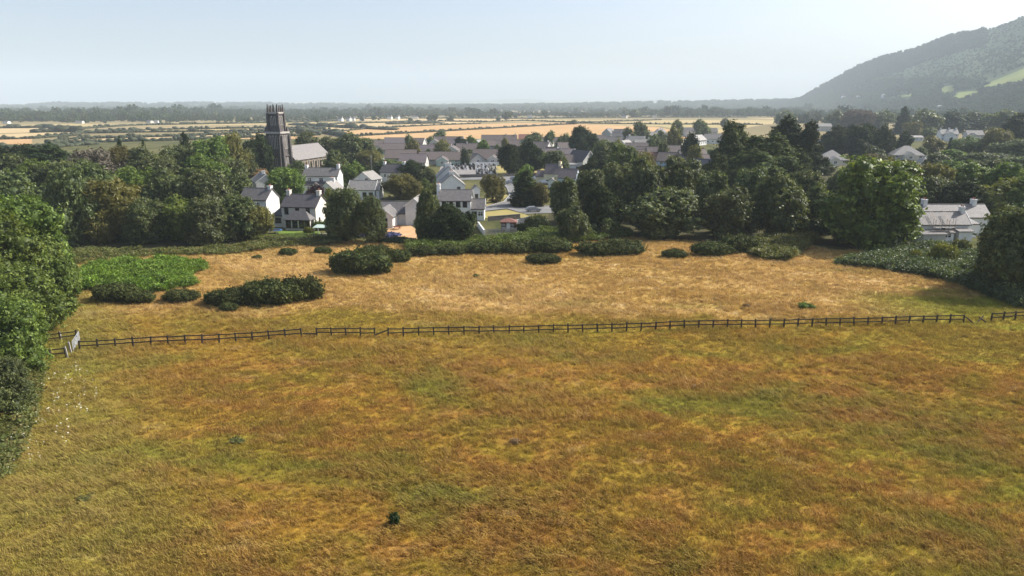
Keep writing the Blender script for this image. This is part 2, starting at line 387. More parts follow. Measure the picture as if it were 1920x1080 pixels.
# ------------------------------------------------------------------ ground
MEADOW_EDGE = [G(*p) for p in [(-40, 520), (100, 482), (300, 470), (480, 460), (620, 452), (760, 455), (900, 446), (1100, 438), (1300, 452), (1500, 456), (1560, 470), (1720, 470), (1960, 545)]]
def ground():
    sheet('ground', [(-13000, -900), (13000, -900), (13000, 12500), (-13000, 12500)], -0.30, M['plain'])
    sheet('village_ground', [(-330, 120), (420, 120), (420, 620), (-330, 620)], -0.12, M['village'])
    nx, ny = 150, 130
    xs = np.linspace(-190, 190, nx); ys = np.linspace(-40, 152, ny)
    gx, gy = np.meshgrid(xs, ys); gz = meadow_z(gx, gy); E = np.array(sorted(MEADOW_EDGE)); gz = np.where(gy > np.interp(gx, E[:, 0], E[:, 1]) + 1.0, -0.6, gz)
    v = np.stack([gx, gy, gz], -1).reshape(-1, 3)
    i = np.arange(nx - 1)[None, :] + nx * np.arange(ny - 1)[:, None]; i = i.reshape(-1)
    q = np.stack([i, i + 1, i + nx + 1, i + nx], -1)
    link('meadow', np_mesh('meadow', v, q, smooth=True), M['meadow'], kind='structure')
def meadow_z(x, y):
    return 0.10 * np.sin(x * 0.11 + 0.7) * np.sin(y * 0.13 + x * 0.03) + 0.07 * np.sin(x * 0.31 + y * 0.22) * np.sin(y * 0.4 - x * 0.1) + 0.02
ground()

# ------------------------------------------------------------------ foliage meshes
def unit(v): return v / (np.linalg.norm(v, axis=-1, keepdims=True) + 1e-9)
def leaf_quads(rng, pos, nrm, size, tint, asp=1.5):
    """one diamond-shaped leaf spray per position"""
    n = len(pos); r = unit(rng.normal(size=(n, 3)))
    u = unit(np.cross(nrm, r)); w = np.cross(nrm, u)
    s = size[:, None]
    p0 = pos - u * s * asp * 0.5; p2 = pos + u * s * asp * 0.5
    p1 = pos - w * s * 0.42 + nrm * s * 0.12; p3 = pos + w * s * 0.42 + nrm * s * 0.12
    v = np.stack([p0, p1, p2, p3], 1).reshape(-1, 3)
    q = np.arange(n * 4).reshape(-1, 4)
    return v, q, np.repeat(tint, 4)
_ico = None
def ico():
    global _ico
    if _ico is None:
        import bmesh
        bm = bmesh.new(); bmesh.ops.create_icosphere(bm, subdivisions=2, radius=1)
        bm.verts.ensure_lookup_table()
        _ico = (np.array([v.co[:] for v in bm.verts]), np.array([[v.index for v in f.verts] for f in bm.faces])); bm.free()
    return _ico
def foliage_mesh(name, seed, lobes, clump, leaf, per_clump, dens=1.0, up=0.6, jit=0.8, core=0.80, flat=0.6, floor=None, asp=1.5):
    """lobes: list of (centre, radii). Leaf sprays in clumps over each lobe's surface, on a rough leafy core."""
    rng = np.random.default_rng(seed)
    C = np.array([l[0] for l in lobes], float); Rr = np.array([l[1] for l in lobes], float)
    V = []; Q = []; T = []; TT = []; nv = 0; tris = []
    for k in range(len(lobes)):
        a, b, c = Rr[k]
        area = 4 * math.pi * (((a * b) ** 1.6 + (a * c) ** 1.6 + (b * c) ** 1.6) / 3) ** (1 / 1.6)
        nc = max(6, int(dens * area / (clump * clump * 1.9)))
        d = unit(rng.normal(size=(nc, 3)))
        cp_ = C[k] + d * Rr[k] * np.where(rng.random((nc, 1)) < 0.14, rng.uniform(1.1, 1.4, (nc, 1)), rng.uniform(0.86, 1.10, (nc, 1)))
        inside = np.zeros(nc, bool)
        for j in range(len(lobes)):
            if j != k: inside |= (((cp_ - C[j]) / Rr[j]) ** 2).sum(1) < 0.72
        if floor is not None: inside |= cp_[:, 2] < floor
        cp_ = cp_[~inside]; d = d[~inside]
        if len(cp_) == 0: continue
        n = len(cp_); m = per_clump
        out = unit(d / Rr[k])
        off = rng.normal(size=(n, m, 3)) * clump * 0.5; off[..., 2] *= flat
        pos = (cp_[:, None, :] + off).reshape(-1, 3)
        nr = unit((out[:, None, :] + np.array([0, 0, up]) + rng.normal(size=(n, m, 3)) * jit).reshape(-1, 3))
        size = leaf * rng.uniform(0.6, 1.45, n * m)
        ct = rng.uniform(0, 1, n)
        tt = np.clip(np.repeat(ct, m) * 0.6 + rng.uniform(0, 0.55, n * m), 0, 1) ** 1.7
        v, q, tv = leaf_quads(rng, pos, nr, size, tt, asp)
        V.append(v); Q.append(q + nv); T.append(tv); nv += len(v)
    iv, it = ico()
    if core > 0:
        for k in range(len(lobes)):
            v = C[k] + iv * Rr[k] * core * rng.uniform(0.82, 1.08, (len(iv), 1))
            if floor is not None: v[:, 2] = np.maximum(v[:, 2], floor)
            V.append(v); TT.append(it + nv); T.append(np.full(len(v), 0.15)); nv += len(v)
    return np_mesh(name, np.concatenate(V), np.concatenate(Q), np.concatenate(TT) if TT else None, np.concatenate(T))

def sub(rng, lobes, n, r=(0.30, 0.46), push=0.82, keep=True):
    out = list(lobes) if keep else []
    for (c, R_) in lobes:
        for k in range(n):
            d = rng.normal(size=3); d[2] = d[2] * 0.8 + 0.25; d /= np.linalg.norm(d); q = rng.uniform(*r)
            out.append((tuple(np.array(c) + d * np.array(R_) * push), tuple(np.array(R_) * q * rng.uniform(0.85, 1.15, 3))))
    return out
def lobes_round(rng, n=16, Rx=6.0, Hh=9.0, z0=2.5, r=(0.30, 0.46), top=0.2):
    out = [((0, 0, z0 + Hh * 0.50), (Rx * 0.62, Rx * 0.62, Hh * 0.42))]
    for i in range(n):
        ph = i * 2.39996 + rng.uniform(-0.6, 0.6); zz = rng.uniform(-0.85, 1.0)
        rad = math.sqrt(max(0.05, 1 - zz * zz)) * rng.uniform(0.46, 0.86)
        rr = rng.uniform(*r) * (0.8 if rng.random() < 0.35 else 1.0)
        out.append(((Rx * rad * math.cos(ph), Rx * rad * math.sin(ph), z0 + Hh * (0.5 + 0.37 * zz)),
                    (Rx * rr, Rx * rr * rng.uniform(0.8, 1.2), Hh * rr * rng.uniform(0.42, 0.68))))
    return out
def lobes_plates(rng, n=15, Rx=8.0, Hh=14.0, z0=3.0):
    out = []
    for i in range(n):
        f = (i + 0.5) / n; ph = i * 2.39996 + rng.uniform(-0.5, 0.5)
        z = z0 + Hh * (0.12 + 0.86 * f); rmax = Rx * (1.0 - 0.62 * f ** 1.6)
        rad = rmax * rng.uniform(0.35, 0.72); s = rmax * rng.uniform(0.42, 0.62)
        out.append(((rad * math.cos(ph), rad * math.sin(ph), z - 0.05 * Hh), (s, s * rng.uniform(0.8, 1.1), Hh * rng.uniform(0.075, 0.12))))
    out.append(((0, 0, z0 + Hh * 0.45), (Rx * 0.5, Rx * 0.5, Hh * 0.42)))
    return out
def lobes_cone(rng, n=18, Rx=3.2, Hh=10.0, z0=0.5):
    out = []
    for i in range(n):
        f = (i + 0.5) / n; ph = i * 2.39996
        r0 = Rx * (1 - f) ** 0.75 + 0.25; rad = r0 * 0.5; s = r0 * 0.62 + 0.2
        out.append(((rad * math.cos(ph), rad * math.sin(ph), z0 + Hh * f * 0.95), (s, s, Hh * 0.10)))
    out.append(((0, 0, z0 + Hh * 0.4), (Rx * 0.45, Rx * 0.45, Hh * 0.42)))
    return out
def lobes_dome(rng, n=11, Rx=1.0, Ry=0.8, Hh=0.75):
    out = [((0, 0, Hh * 0.22), (Rx * 0.7, Ry * 0.7, Hh * 0.62))]
    for i in range(n):
        ph = i * 2.39996 + rng.uniform(-0.4, 0.4); rad = rng.uniform(0.3, 0.74); rr = rng.uniform(0.26, 0.42)
        out.append(((Rx * rad * math.cos(ph), Ry * rad * math.sin(ph), Hh * (0.30 + 0.42 * (1 - rad) + rng.uniform(-0.08, 0.08))),
                    (Rx * rr, Ry * rr, Hh * rng.uniform(0.30, 0.42))))
    return out
CR = {}
def build_crowns():
    rng = np.random.default_rng(11)
    CR['round'] = [(foliage_mesh('broadleaf_crown', 20 + i, sub(rng, lobes_round(rng, 20, 5.7, 10.2, 0.3), 6), 0.50, 0.31, 11, 0.85), 6.0, 11.2) for i in range(4)]
    CR['near'] = [(foliage_mesh('broadleaf_crown', 40 + i, sub(rng, lobes_round(rng, 24, 5.7, 10.6, 0.3, (0.26, 0.40)), 6), 0.40, 0.23, 12, 0.85), 6.0, 11.6) for i in range(2)]
    CR['loose'] = [(foliage_mesh('feathery_crown', 50 + i, lobes_round(rng, 17, 5.4, 10.8, 0.5, (0.26, 0.42)), 0.55, 0.26, 15, 0.8, 0.5, 1.0, 0.6, 1.1, asp=2.4), 5.4, 11.5) for i in range(2)]
    CR['plates'] = [(foliage_mesh('cypress_crown', 60 + i, sub(rng, lobes_plates(rng, 19, 7.8, 16, 0.8), 6, (0.28, 0.4)), 0.62, 0.36, 10, 0.8, 0.7, 0.6, 0.85, 0.45), 8.0, 17.0) for i in range(2)]
    CR['cone'] = [(foliage_mesh('conifer_crown', 70 + i, lobes_cone(rng), 0.42, 0.26, 12, 0.9, 0.2, 0.7), 3.2, 10.6) for i in range(2)]
    CR['small'] = [(foliage_mesh('small_crown', 80 + i, sub(rng, lobes_round(rng, 9, 2.5, 4.1, 0.4, (0.32, 0.5)), 5), 0.36, 0.23, 9, 0.85), 2.6, 4.8) for i in range(3)]
    CR['farround'] = [(foliage_mesh('broadleaf_crown', 90 + i, sub(rng, lobes_round(rng, 11, 4.8, 8.2, 0.3, (0.34, 0.5)), 5), 0.9, 0.60, 6, 0.85), 5.0, 9.2) for i in range(4)]
    CR['dome'] = [(foliage_mesh('gorse_mound', 100 + i, sub(rng, lobes_dome(rng, 14, 3.1, 2.5, 1.95), 6, (0.26, 0.4)), 0.28, 0.17, 9, 0.8, 0.5, 0.8, 0.86, floor=-0.1), 3.2, 2.1) for i in range(4)]
    CR['mini'] = [(foliage_mesh('bush_mound', 110 + i, lobes_dome(rng, 6, 1.0, 0.9, 0.9), 0.22, 0.15, 9, 0.8, 0.4, 0.9, 0.85, floor=-0.05), 1.0, 0.9) for i in range(3)]
build_crowns()
def trunk_mesh(h, r, seed, limbs=5):
    rnd = random.Random(seed); mb = MB()
    mb.tube((0, 0, -0.3), (0.05, 0.05, h * 0.45), r * 1.2, r * 0.85, 8); mb.tube((0.05, 0.05, h * 0.44), (0, 0.1, h * 0.85), r * 0.85, r * 0.3, 7)
    for i in range(limbs):
        a = i * 2.4 + rnd.uniform(-.4, .4); z = h * rnd.uniform(0.30, 0.6); l = h * rnd.uniform(0.28, 0.42)
        e = (math.cos(a) * l * 0.8, math.sin(a) * l * 0.8, z + l * rnd.uniform(0.4, 0.8))
        mb.tube((0.03, 0.03, z), e, r * 0.5, r * 0.15, 6)
    return mb.mesh('trunk', True)
TR = [trunk_mesh(10, 0.36, 3), trunk_mesh(10, 0.30, 5, 6)]
KIND = {  # kind: crown family, material, bark
    'syc': ('round', 'syc'), 'bright': ('round', 'bright'), 'olive': ('loose', 'olive'), 'dark': ('plates', 'dark'), 'darkround': ('round', 'dark'),
    'cyp': ('plates', 'cypress'), 'cone': ('cone', 'dark'), 'conebright': ('cone', 'bright'), 'grey': ('loose', 'grey'), 'brown': ('loose', 'brown'),
    'near': ('near', 'bright'), 'neardark': ('near', 'bramble'), 'nearsyc': ('near', 'syc'), 'small': ('small', 'bright'), 'smalldark': ('small', 'syc'), 'smallolive': ('small', 'olive'),
    'purple': ('small', 'purple'), 'yellow': ('small', 'yellow'), 'tan': ('small', 'tan'), 'looselit': ('loose', 'bright'),
    'far': ('farround', 'syc'), 'fardark': ('farround', 'dark'), 'farbright': ('farround', 'bright'), 'farolive': ('farround', 'olive')}
tree_n = [0]
def tree(px, D, top, wpx, kind, label, cat='tree', name='broadleaf_tree', group=None, dy=None, base=0.0):
    """px: column of the trunk, D: metres along the ground, top: row of the crown's top, wpx: crown width in pixels"""
    fam, mat = KIND[kind]; i = tree_n[0]; tree_n[0] += 1
    x = X(px, D, 4); h = max(1.0, Z(top, D) - base)
    me, r0, h0 = CR[fam][i % len(CR[fam])]
    rad = wpx / F * math.hypot(D, HC) * 0.5; s = rad / (r0 * (1.12 if fam in ('round', 'near', 'loose', 'farround', 'small') else 1.02)); sz = h / h0
    a = (i * 137.5) % 360
    root = empty(name, (x, D, base), R(a), label, cat, group)
    dz = 0.0 if 'trunk' in label else 0.09
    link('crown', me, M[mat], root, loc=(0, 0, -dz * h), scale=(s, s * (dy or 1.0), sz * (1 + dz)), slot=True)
    link('trunk', TR[i % 2], M['greybark' if kind == 'grey' else 'bark'], root, scale=(max(0.35, s), max(0.35, s), h / 12.0), slot=True)
    return root
bush_n = [0]
def bush(px, py, wpx, top, mat, label, name='gorse_bush', cat='bush', group=None, fam='dome', rz=None, deep=0.75):
    """px,py: bottom middle of the bush in the picture, top: its top row"""
    x, y = G(px, py); i = bush_n[0]; bush_n[0] += 1
    rad = wpx / F * math.hypot(y, HC) * 0.5; me, r0, h0 = CR[fam][i % len(CR[fam])]
    y += rad * deep; h = max(0.35, Z(top, y))
    s = rad / (r0 * 0.98)
    return link(name, me, M[mat], loc=(x, y, 0.0), rot=(0, 0, R(rz) if rz is not None else (0 if i % 2 else math.pi)),
                scale=(s, s * deep / 0.8, h / (h0 * 0.98)), label=label, cat=cat, group=group, slot=True)

# ------------------------------------------------------------------ scatter (only for what nobody could count)
def scatter(name, pts, rots, scs, idx, meshes, mat, label=None, cat=None):
    c = bpy.data.collections.new(name + '_pieces')
    for i, me in enumerate(meshes):
        o = bpy.data.objects.new('piece_%02d' % i, me); c.objects.link(o)
        if not me.materials: me.materials.append(mat)
    m = bpy.data.meshes.new(name); m.vertices.add(len(pts)); m.vertices.foreach_set('co', np.asarray(pts, np.float32).reshape(-1))
    for nm, ty, key, val in (('rot', 'FLOAT_VECTOR', 'vector', rots), ('scl', 'FLOAT_VECTOR', 'vector', scs)):
        a = m.attributes.new(nm, ty, 'POINT'); a.data.foreach_set(key, np.asarray(val, np.float32).reshape(-1))
    a = m.attributes.new('pick', 'INT', 'POINT'); a.data.foreach_set('value', np.asarray(idx, np.int32))
    m.update(); m.materials.append(mat)
    o = link(name, m, label=label, cat=cat, kind='stuff')
    g = bpy.data.node_groups.new(name, 'GeometryNodeTree')
    g.interface.new_socket('Geometry', in_out='INPUT', socket_type='NodeSocketGeometry')
    g.interface.new_socket('Geometry', in_out='OUTPUT', socket_type='NodeSocketGeometry')
    N = g.nodes.new; gi = N('NodeGroupInput'); go = N('NodeGroupOutput'); ip = N('GeometryNodeInstanceOnPoints'); ci = N('GeometryNodeCollectionInfo')
    ci.inputs['Collection'].default_value = c; ci.inputs['Separate Children'].default_value = True; ci.inputs['Reset Children'].default_value = True
    def attr(nm, ty):
        n = N('GeometryNodeInputNamedAttribute'); n.data_type = ty; n.inputs['Name'].default_value = nm; return n.outputs[0]
    g.links.new(gi.outputs[0], ip.inputs['Points']); g.links.new(ci.outputs[0], ip.inputs['Instance'])
    ip.inputs['Pick Instance'].default_value = True
    g.links.new(attr('pick', 'INT'), ip.inputs['Instance Index']); g.links.new(attr('rot', 'FLOAT_VECTOR'), ip.inputs['Rotation'])
    g.links.new(attr('scl', 'FLOAT_VECTOR'), ip.inputs['Scale']); g.links.new(ip.outputs[0], go.inputs[0])
    md = o.modifiers.new('scatter', 'NODES'); md.node_group = g
    return o
def in_poly(x, y, poly):
    r = np.zeros(len(x), bool); n = len(poly)
    for i in range(n):
        x0, y0 = poly[i]; x1, y1 = poly[(i + 1) % n]
        c = ((y0 > y) != (y1 > y)) & (x < (x1 - x0) * (y - y0) / (y1 - y0 + 1e-12) + x0); r ^= c
    return r
def in_polys(x, y, polys):
    r = np.zeros(len(x), bool)
    for p in polys: r |= in_poly(x, y, p)
    return r

# ------------------------------------------------------------------ the plain: fields, hedgerows, hill, far woods
def hedge_mesh(name, pts, w, h, seed, leaf=None):
    """a bumpy hedge along a ground polyline"""
    rng = np.random.default_rng(seed); P = np.array(pts, float); lob = []
    for a, b in zip(P[:-1], P[1:]):
        l = np.linalg.norm(b - a); n = max(1, int(l / (w * 0.95)))
        for k in range(n):
            c = a + (b - a) * (k + 0.5) / n; s = rng.uniform(0.7, 1.25); hh = h * rng.choice([0.6, 0.8, 1.0, 1.0, 1.5])
            lob.append(((c[0], c[1], hh * 0.4), (w * 0.95 * s, w * 0.8 * s, hh * 0.62)))
    iv, it = ico(); V = []; T = []; tint = []
    for k, (c, r) in enumerate(lob):
        v = np.array(c) + iv * np.array(r) * rng.uniform(0.75, 1.2, (len(iv), 1)); v[:, 2] = np.maximum(v[:, 2], -0.1)
        V.append(v); T.append(it + k * len(iv)); tint.append(rng.uniform(0, 1) * 0.5 + rng.uniform(0, 0.5, len(iv)))
    return np_mesh(name, np.concatenate(V), None, np.concatenate(T), np.concatenate(tint))
def hedgerow(pxs, w, h, label, seed):
    pts = [G(*p) for p in pxs]; x0, y0 = pts[0]
    me = hedge_mesh('hedgerow', [(x - x0, y - y0) for x, y in pts], w, h, seed)
    return link('hedgerow', me, M['hedge'], loc=(x0, y0, -0.25), label=label, cat='hedge', group='hedgerows on the plain')
def plain():
    fields = [
        ('barley', [(560, 300), (650, 257), (692, 254), (890, 243), (1085, 232), (1235, 238), (1340, 262), (1330, 290), (960, 305)]),
        ('barley', [(640, 254.5), (640, 246), (700, 240.6), (826, 234.5), (960, 230.5), (1080, 229.5), (1083, 231.3), (890, 242.2), (692, 253.2)]),
        ('stubble', [(620, 245), (600, 233), (820, 227.5), (900, 229), (826, 233.8), (700, 239.8)]),
        ('pasture', [(905, 228.5), (1000, 223.5), (1240, 224.5), (1090, 230.6), (1080, 228.9)]),
        ('pasture', [(1090, 231.4), (1240, 225), (1420, 224.5), (1560, 228), (1430, 233), (1245, 232.5)]),
        ('pasture', [(1100, 233), (1245, 233.2), (1430, 233.8), (1380, 243), (1330, 252), (1240, 237)]),
        ('stubble', [(640, 226.5), (660, 222.5), (980, 222.2), (990, 223), (900, 227.8), (820, 226.8)]),
        ('stubble', [(-60, 262), (-60, 253.5), (60, 249), (150, 248), (140, 253), (60, 259)]),
        ('barley', [(-60, 279), (-60, 263), (60, 260), (60, 268), (40, 276)]),
        ('stubble', [(110, 262), (330, 256), (470, 250.5), (620, 246.5), (600, 252), (340, 262), (130, 267)]),
        ('barley', [(80, 275), (130, 268.5), (340, 263.5), (470, 258), (600, 254), (560, 262), (350, 273), (170, 280)]),
        ('pasture', [(160, 247), (320, 243), (500, 240.5), (600, 240.5), (470, 246), (240, 249)]),
        ('stubble', [(20, 243), (100, 236.5), (230, 235), (180, 239), (110, 244)]),
        ('heath', [(150, 242.5), (240, 236), (500, 231), (600, 234), (610, 239), (480, 239.2), (320, 241.8)]),
        ('pasture', [(-60, 236), (100, 232.5), (500, 230.5), (640, 228), (600, 233), (240, 235.5), (100, 236)]),
        ('stubble', [(-60, 252), (-60, 241), (90, 240), (160, 245.2), (60, 247.8)]),
        ('pasture', [(-60, 300), (-60, 280.5), (90, 277), (160, 282), (110, 310)]),
        ('stubble', [(1490, 213.5), (1540, 210.6), (1600, 211.5), (1560, 215)]),
        ('stubble', [(1400, 222.5), (1500, 219), (1560, 221.8), (1480, 223.8)]),
    ]
    for k, (m, p) in enumerate(fields): gsheet('field', p, -0.22 + 0.004 * k, M[m])
    HS = [
        ([(650, 255.5), (692, 253.6), (890, 242.7), (1010, 236), (1084, 231.8)], 2.0, 1.9, 'long dark hedge crossing the barley behind the bungalow estate'),
        ([(640, 246), (700, 240.3), (826, 234.2), (900, 231.5)], 1.8, 1.6, 'dark hedge along the far edge of the left barley field, below the scrub strip'),
        ([(900, 228.9), (985, 226.5), (1082, 229.9), (1240, 224.8)], 2.0, 1.8, 'dark field hedge slanting up behind the big round tree on the barley'),
        ([(1088, 231), (1245, 232.9), (1335, 233.5), (1430, 233.5)], 2.0, 2.0, 'dark hedge along the top of the greenish field left of the cypresses'),
        ([(600, 233), (730, 229.5), (822, 227.2), (905, 228.1)], 2.0, 1.8, 'thin hedge beyond the scrub strip in the stubble'),
        ([(540, 226), (660, 223), (800, 221.8), (985, 222.6), (1120, 220.5), (1400, 220)], 3.0, 2.6, 'far dark hedge running below the white farmhouses and the woods'),
        ([(730, 233), (770, 232), (826, 231)], 9.0, 3.6, 'short thick strip of grey green scrub standing in the stubble field'),
        ([(-60, 262.5), (60, 259.6), (140, 254), (152, 250)], 3.0, 2.4, 'hedge dividing the stubble from the orange field at the left edge'),
        ([(90, 271), (130, 268), (340, 262.8), (470, 257), (600, 253)], 3.2, 2.6, 'long russet hedge between the two strips behind the left wood'),
        ([(110, 262), (170, 259.5), (330, 255.2), (470, 249.6), (620, 245.6)], 3.0, 2.6, 'thick dark hedge along the upper edge of the strip left of the church tower'),
        ([(160, 247.5), (320, 242.4), (500, 239.8), (610, 239.6)], 3.0, 2.4, 'dark heathy hedge second from the top left of the church tower'),
        ([(150, 250), (240, 248.5), (470, 245.5), (610, 241.5)], 3.5, 2.4, 'broad broken line of scrub on the heath left of the church tower'),
        ([(110, 244.5), (180, 239.4), (240, 235.3), (500, 230.6), (640, 226.4)], 4.0, 2.6, 'uppermost dark hedge of the heath left of the church tower'),
        ([(-60, 240.5), (90, 239.3), (150, 243)], 6.0, 3.2, 'thick grey green thicket at the left edge among the pale fields'),
        ([(60, 248.4), (100, 246.5), (150, 246.8)], 8.0, 4.5, 'clump of dark bushes at the end of the pale left field'),
        ([(-60, 281), (90, 277.5), (180, 270)], 4.0, 3.2, 'hedge climbing behind the left wood to the orange field'),
        ([(550, 234), (600, 237), (660, 240), (740, 243.5)], 8.0, 3.6, 'dark scrub right of the church tower at the corner of the barley'),
        ([(560, 250), (620, 250), (650, 257)], 7.0, 4.0, 'green thicket between the church tower and the barley field'),
    ]
    for k, (p, w, h, lb) in enumerate(HS): hedgerow(p, w, h, lb, 200 + k)
plain()

RIDGE = [(1380, 196), (1470, 191), (1500, 186), (1520, 174), (1545, 160), (1600, 129), (1660, 105), (1720, 91), (1780, 68), (1820, 62), (1870, 51), (1920, 30), (1990, 5), (2100, -5), (2300, 10), (2600, 60)]
_rp = np.array(RIDGE, float)
def hill_pt(px, v):
    """v=0 foot, v=1 ridge, v>1 behind the ridge"""
    py = np.interp(px, _rp[:, 0], _rp[:, 1])
    dr = np.interp(px, [1380, 1500, 1920, 2600], [4700, 4100, 2900, 2300]); df = np.interp(px, [1380, 1500, 1700, 1920, 2600], [3900, 3300, 1900, 1250, 900])
    t = (540 - py) / F; zr = HC + dr * (t * cp - sp) / (cp + t * sp)
    vv = np.minimum(v, 1.0); D = df + (dr - df) * v
    z = zr * (0.30 * vv + 0.70 * vv ** 1.55) * np.where(v > 1, np.maximum(0, 1 - (v - 1) * 0.35), 1.0)
    x = (px - 960) / F * (D * cp - (z - HC) * sp)
    n = 1 + 0.0 * x
    bumpz = (np.sin(x * 0.013 + D * 0.004) * np.sin(D * 0.011 - x * 0.003) * 7 + np.sin(x * 0.031 + 1) * np.sin(D * 0.027) * 3) * np.clip(vv * (1 - vv) * 4, 0, 1) * np.clip(zr / 120, 0, 1)
    return x, D, z + bumpz * n - 0.4
def hill_find(px, py):
    lo, hi = 0.0, 1.0
    for _ in range(40):
        m = (lo + hi) / 2; x, D, z = hill_pt(np.array([px], float), np.array([m]))
        w = z[0] - HC; q = 540 - F * (D[0] * sp + w * cp) / (D[0] * cp - w * sp)
        if q > py: lo = m
        else: hi = m
    return (lo + hi) / 2
def hill():
    us = np.linspace(1380, 2600, 110); vs = np.concatenate([np.linspace(0, 1, 50), np.linspace(1.05, 2.2, 16)])
    U, V = np.meshgrid(us, vs); x, y, z = hill_pt(U, V)
    v = np.stack([x, y, z], -1).reshape(-1, 3); nx = len(us); ny = len(vs)
    i = (np.arange(nx - 1)[None, :] + nx * np.arange(ny - 1)[:, None]).reshape(-1)
    link('hill', np_mesh('hill', v, np.stack([i, i + 1, i + nx + 1, i + nx], -1), smooth=True), M['hill'], kind='structure')
    patches = [[(1832, 165), (1925, 128), (1990, 118), (1990, 150), (1925, 155), (1860, 164)], [(1762, 166), (1786, 160), (1790, 170), (1770, 178)],
               [(1770, 186), (1800, 174), (1838, 171), (1836, 176), (1800, 187)], [(1680, 181), (1712, 175), (1712, 180), (1690, 184)]]
    polys = []
    for k, p in enumerate(patches):
        # sheet draped over the slope
        P = np.array(p, float); x0, x1 = P[:, 0].min(), P[:, 0].max(); y0, y1 = P[:, 1].min(), P[:, 1].max()
        nxx, nyy = 16, 8; gx = np.linspace(x0, x1, nxx); verts = []; 
        for j in range(nyy + 1):
            for xx in gx:
                ys = []
                for a, b in zip(p, p[1:] + p[:1]):
                    if min(a[0], b[0]) <= xx <= max(a[0], b[0]) and a[0] != b[0]:
                        ys.append(a[1] + (b[1] - a[1]) * (xx - a[0]) / (b[0] - a[0]))
                lo, hi = (max(ys), min(ys)) if ys else (y0, y0)
                vv = hill_find(xx, lo + (hi - lo) * j / nyy); X_, D_, Z_ = hill_pt(np.array([xx]), np.array([vv])); verts.append((X_[0], D_[0], Z_[0] + 2.0))
        ii = (np.arange(nxx - 1)[None, :] + nxx * np.arange(nyy)[:, None]).reshape(-1)
        link('field', np_mesh('field', np.array(verts), np.stack([ii, ii + 1, ii + nxx + 1, ii + nxx], -1), smooth=True), M['greenfield'], kind='structure')
        polys.append(p)
    # woodland on the slope
    rng = np.random.default_rng(5); n = 26000
    px = rng.uniform(1385, 2080, n); v = rng.uniform(0.0, 1.02, n) ** 0.8
    x, y, z = hill_pt(px, v)
    w = z - HC; py = 540 - F * (y * sp + w * cp) / (y * cp - w * sp)
    ns = np.sin(px * 0.031 + v * 9) + np.sin(px * 0.012 - v * 17 + 2) + 0.6 * np.sin(px * 0.083 + v * 40)
    # open moor: a wedge from middle right up to the summit
    diag = (py - 90) - (1920 - px) * 0.30
    moor = (px > 1640) & (py < 150) & (diag > -28) | (px > 1850) & (py < 120)
    keep = np.where(moor, rng.random(n) < 0.22 + 0.3 * (ns > 0.3), rng.random(n) < np.where(ns > -1.2, 0.75, 0.25))
    keep &= ~in_polys(px, py, [[(a, b + 3) for a, b in q] for q in polys]) & ~in_polys(px, py + 6, polys)
    px, x, y, z = px[keep], x[keep], y[keep], z[keep]; m = len(x); s = rng.uniform(0.9, 1.9, m) * np.where(moor[keep], 0.5, 1)
    rot = np.zeros((m, 3)); rot[:, 2] = rng.uniform(0, 6.28, m)
    scatter('hillside_wood', np.stack([x, y, z - 0.8], -1), rot, np.stack([s, s, s * rng.uniform(0.8, 1.25, m)], -1), rng.integers(0, 3, m), BLOB, M['far'],
            'dark woodland covering the slope of the hill at the right', 'wood')
def blob_meshes():
    out = []
    for k in range(3):
        rng = np.random.default_rng(300 + k)
        out.append(foliage_mesh('far_crown', 310 + k, lobes_round(rng, 6, 4.2, 6.5, 0.2, (0.36, 0.55)), 1.5, 1.15, 4, 0.8))
    return out
BLOB = blob_meshes()
hill()
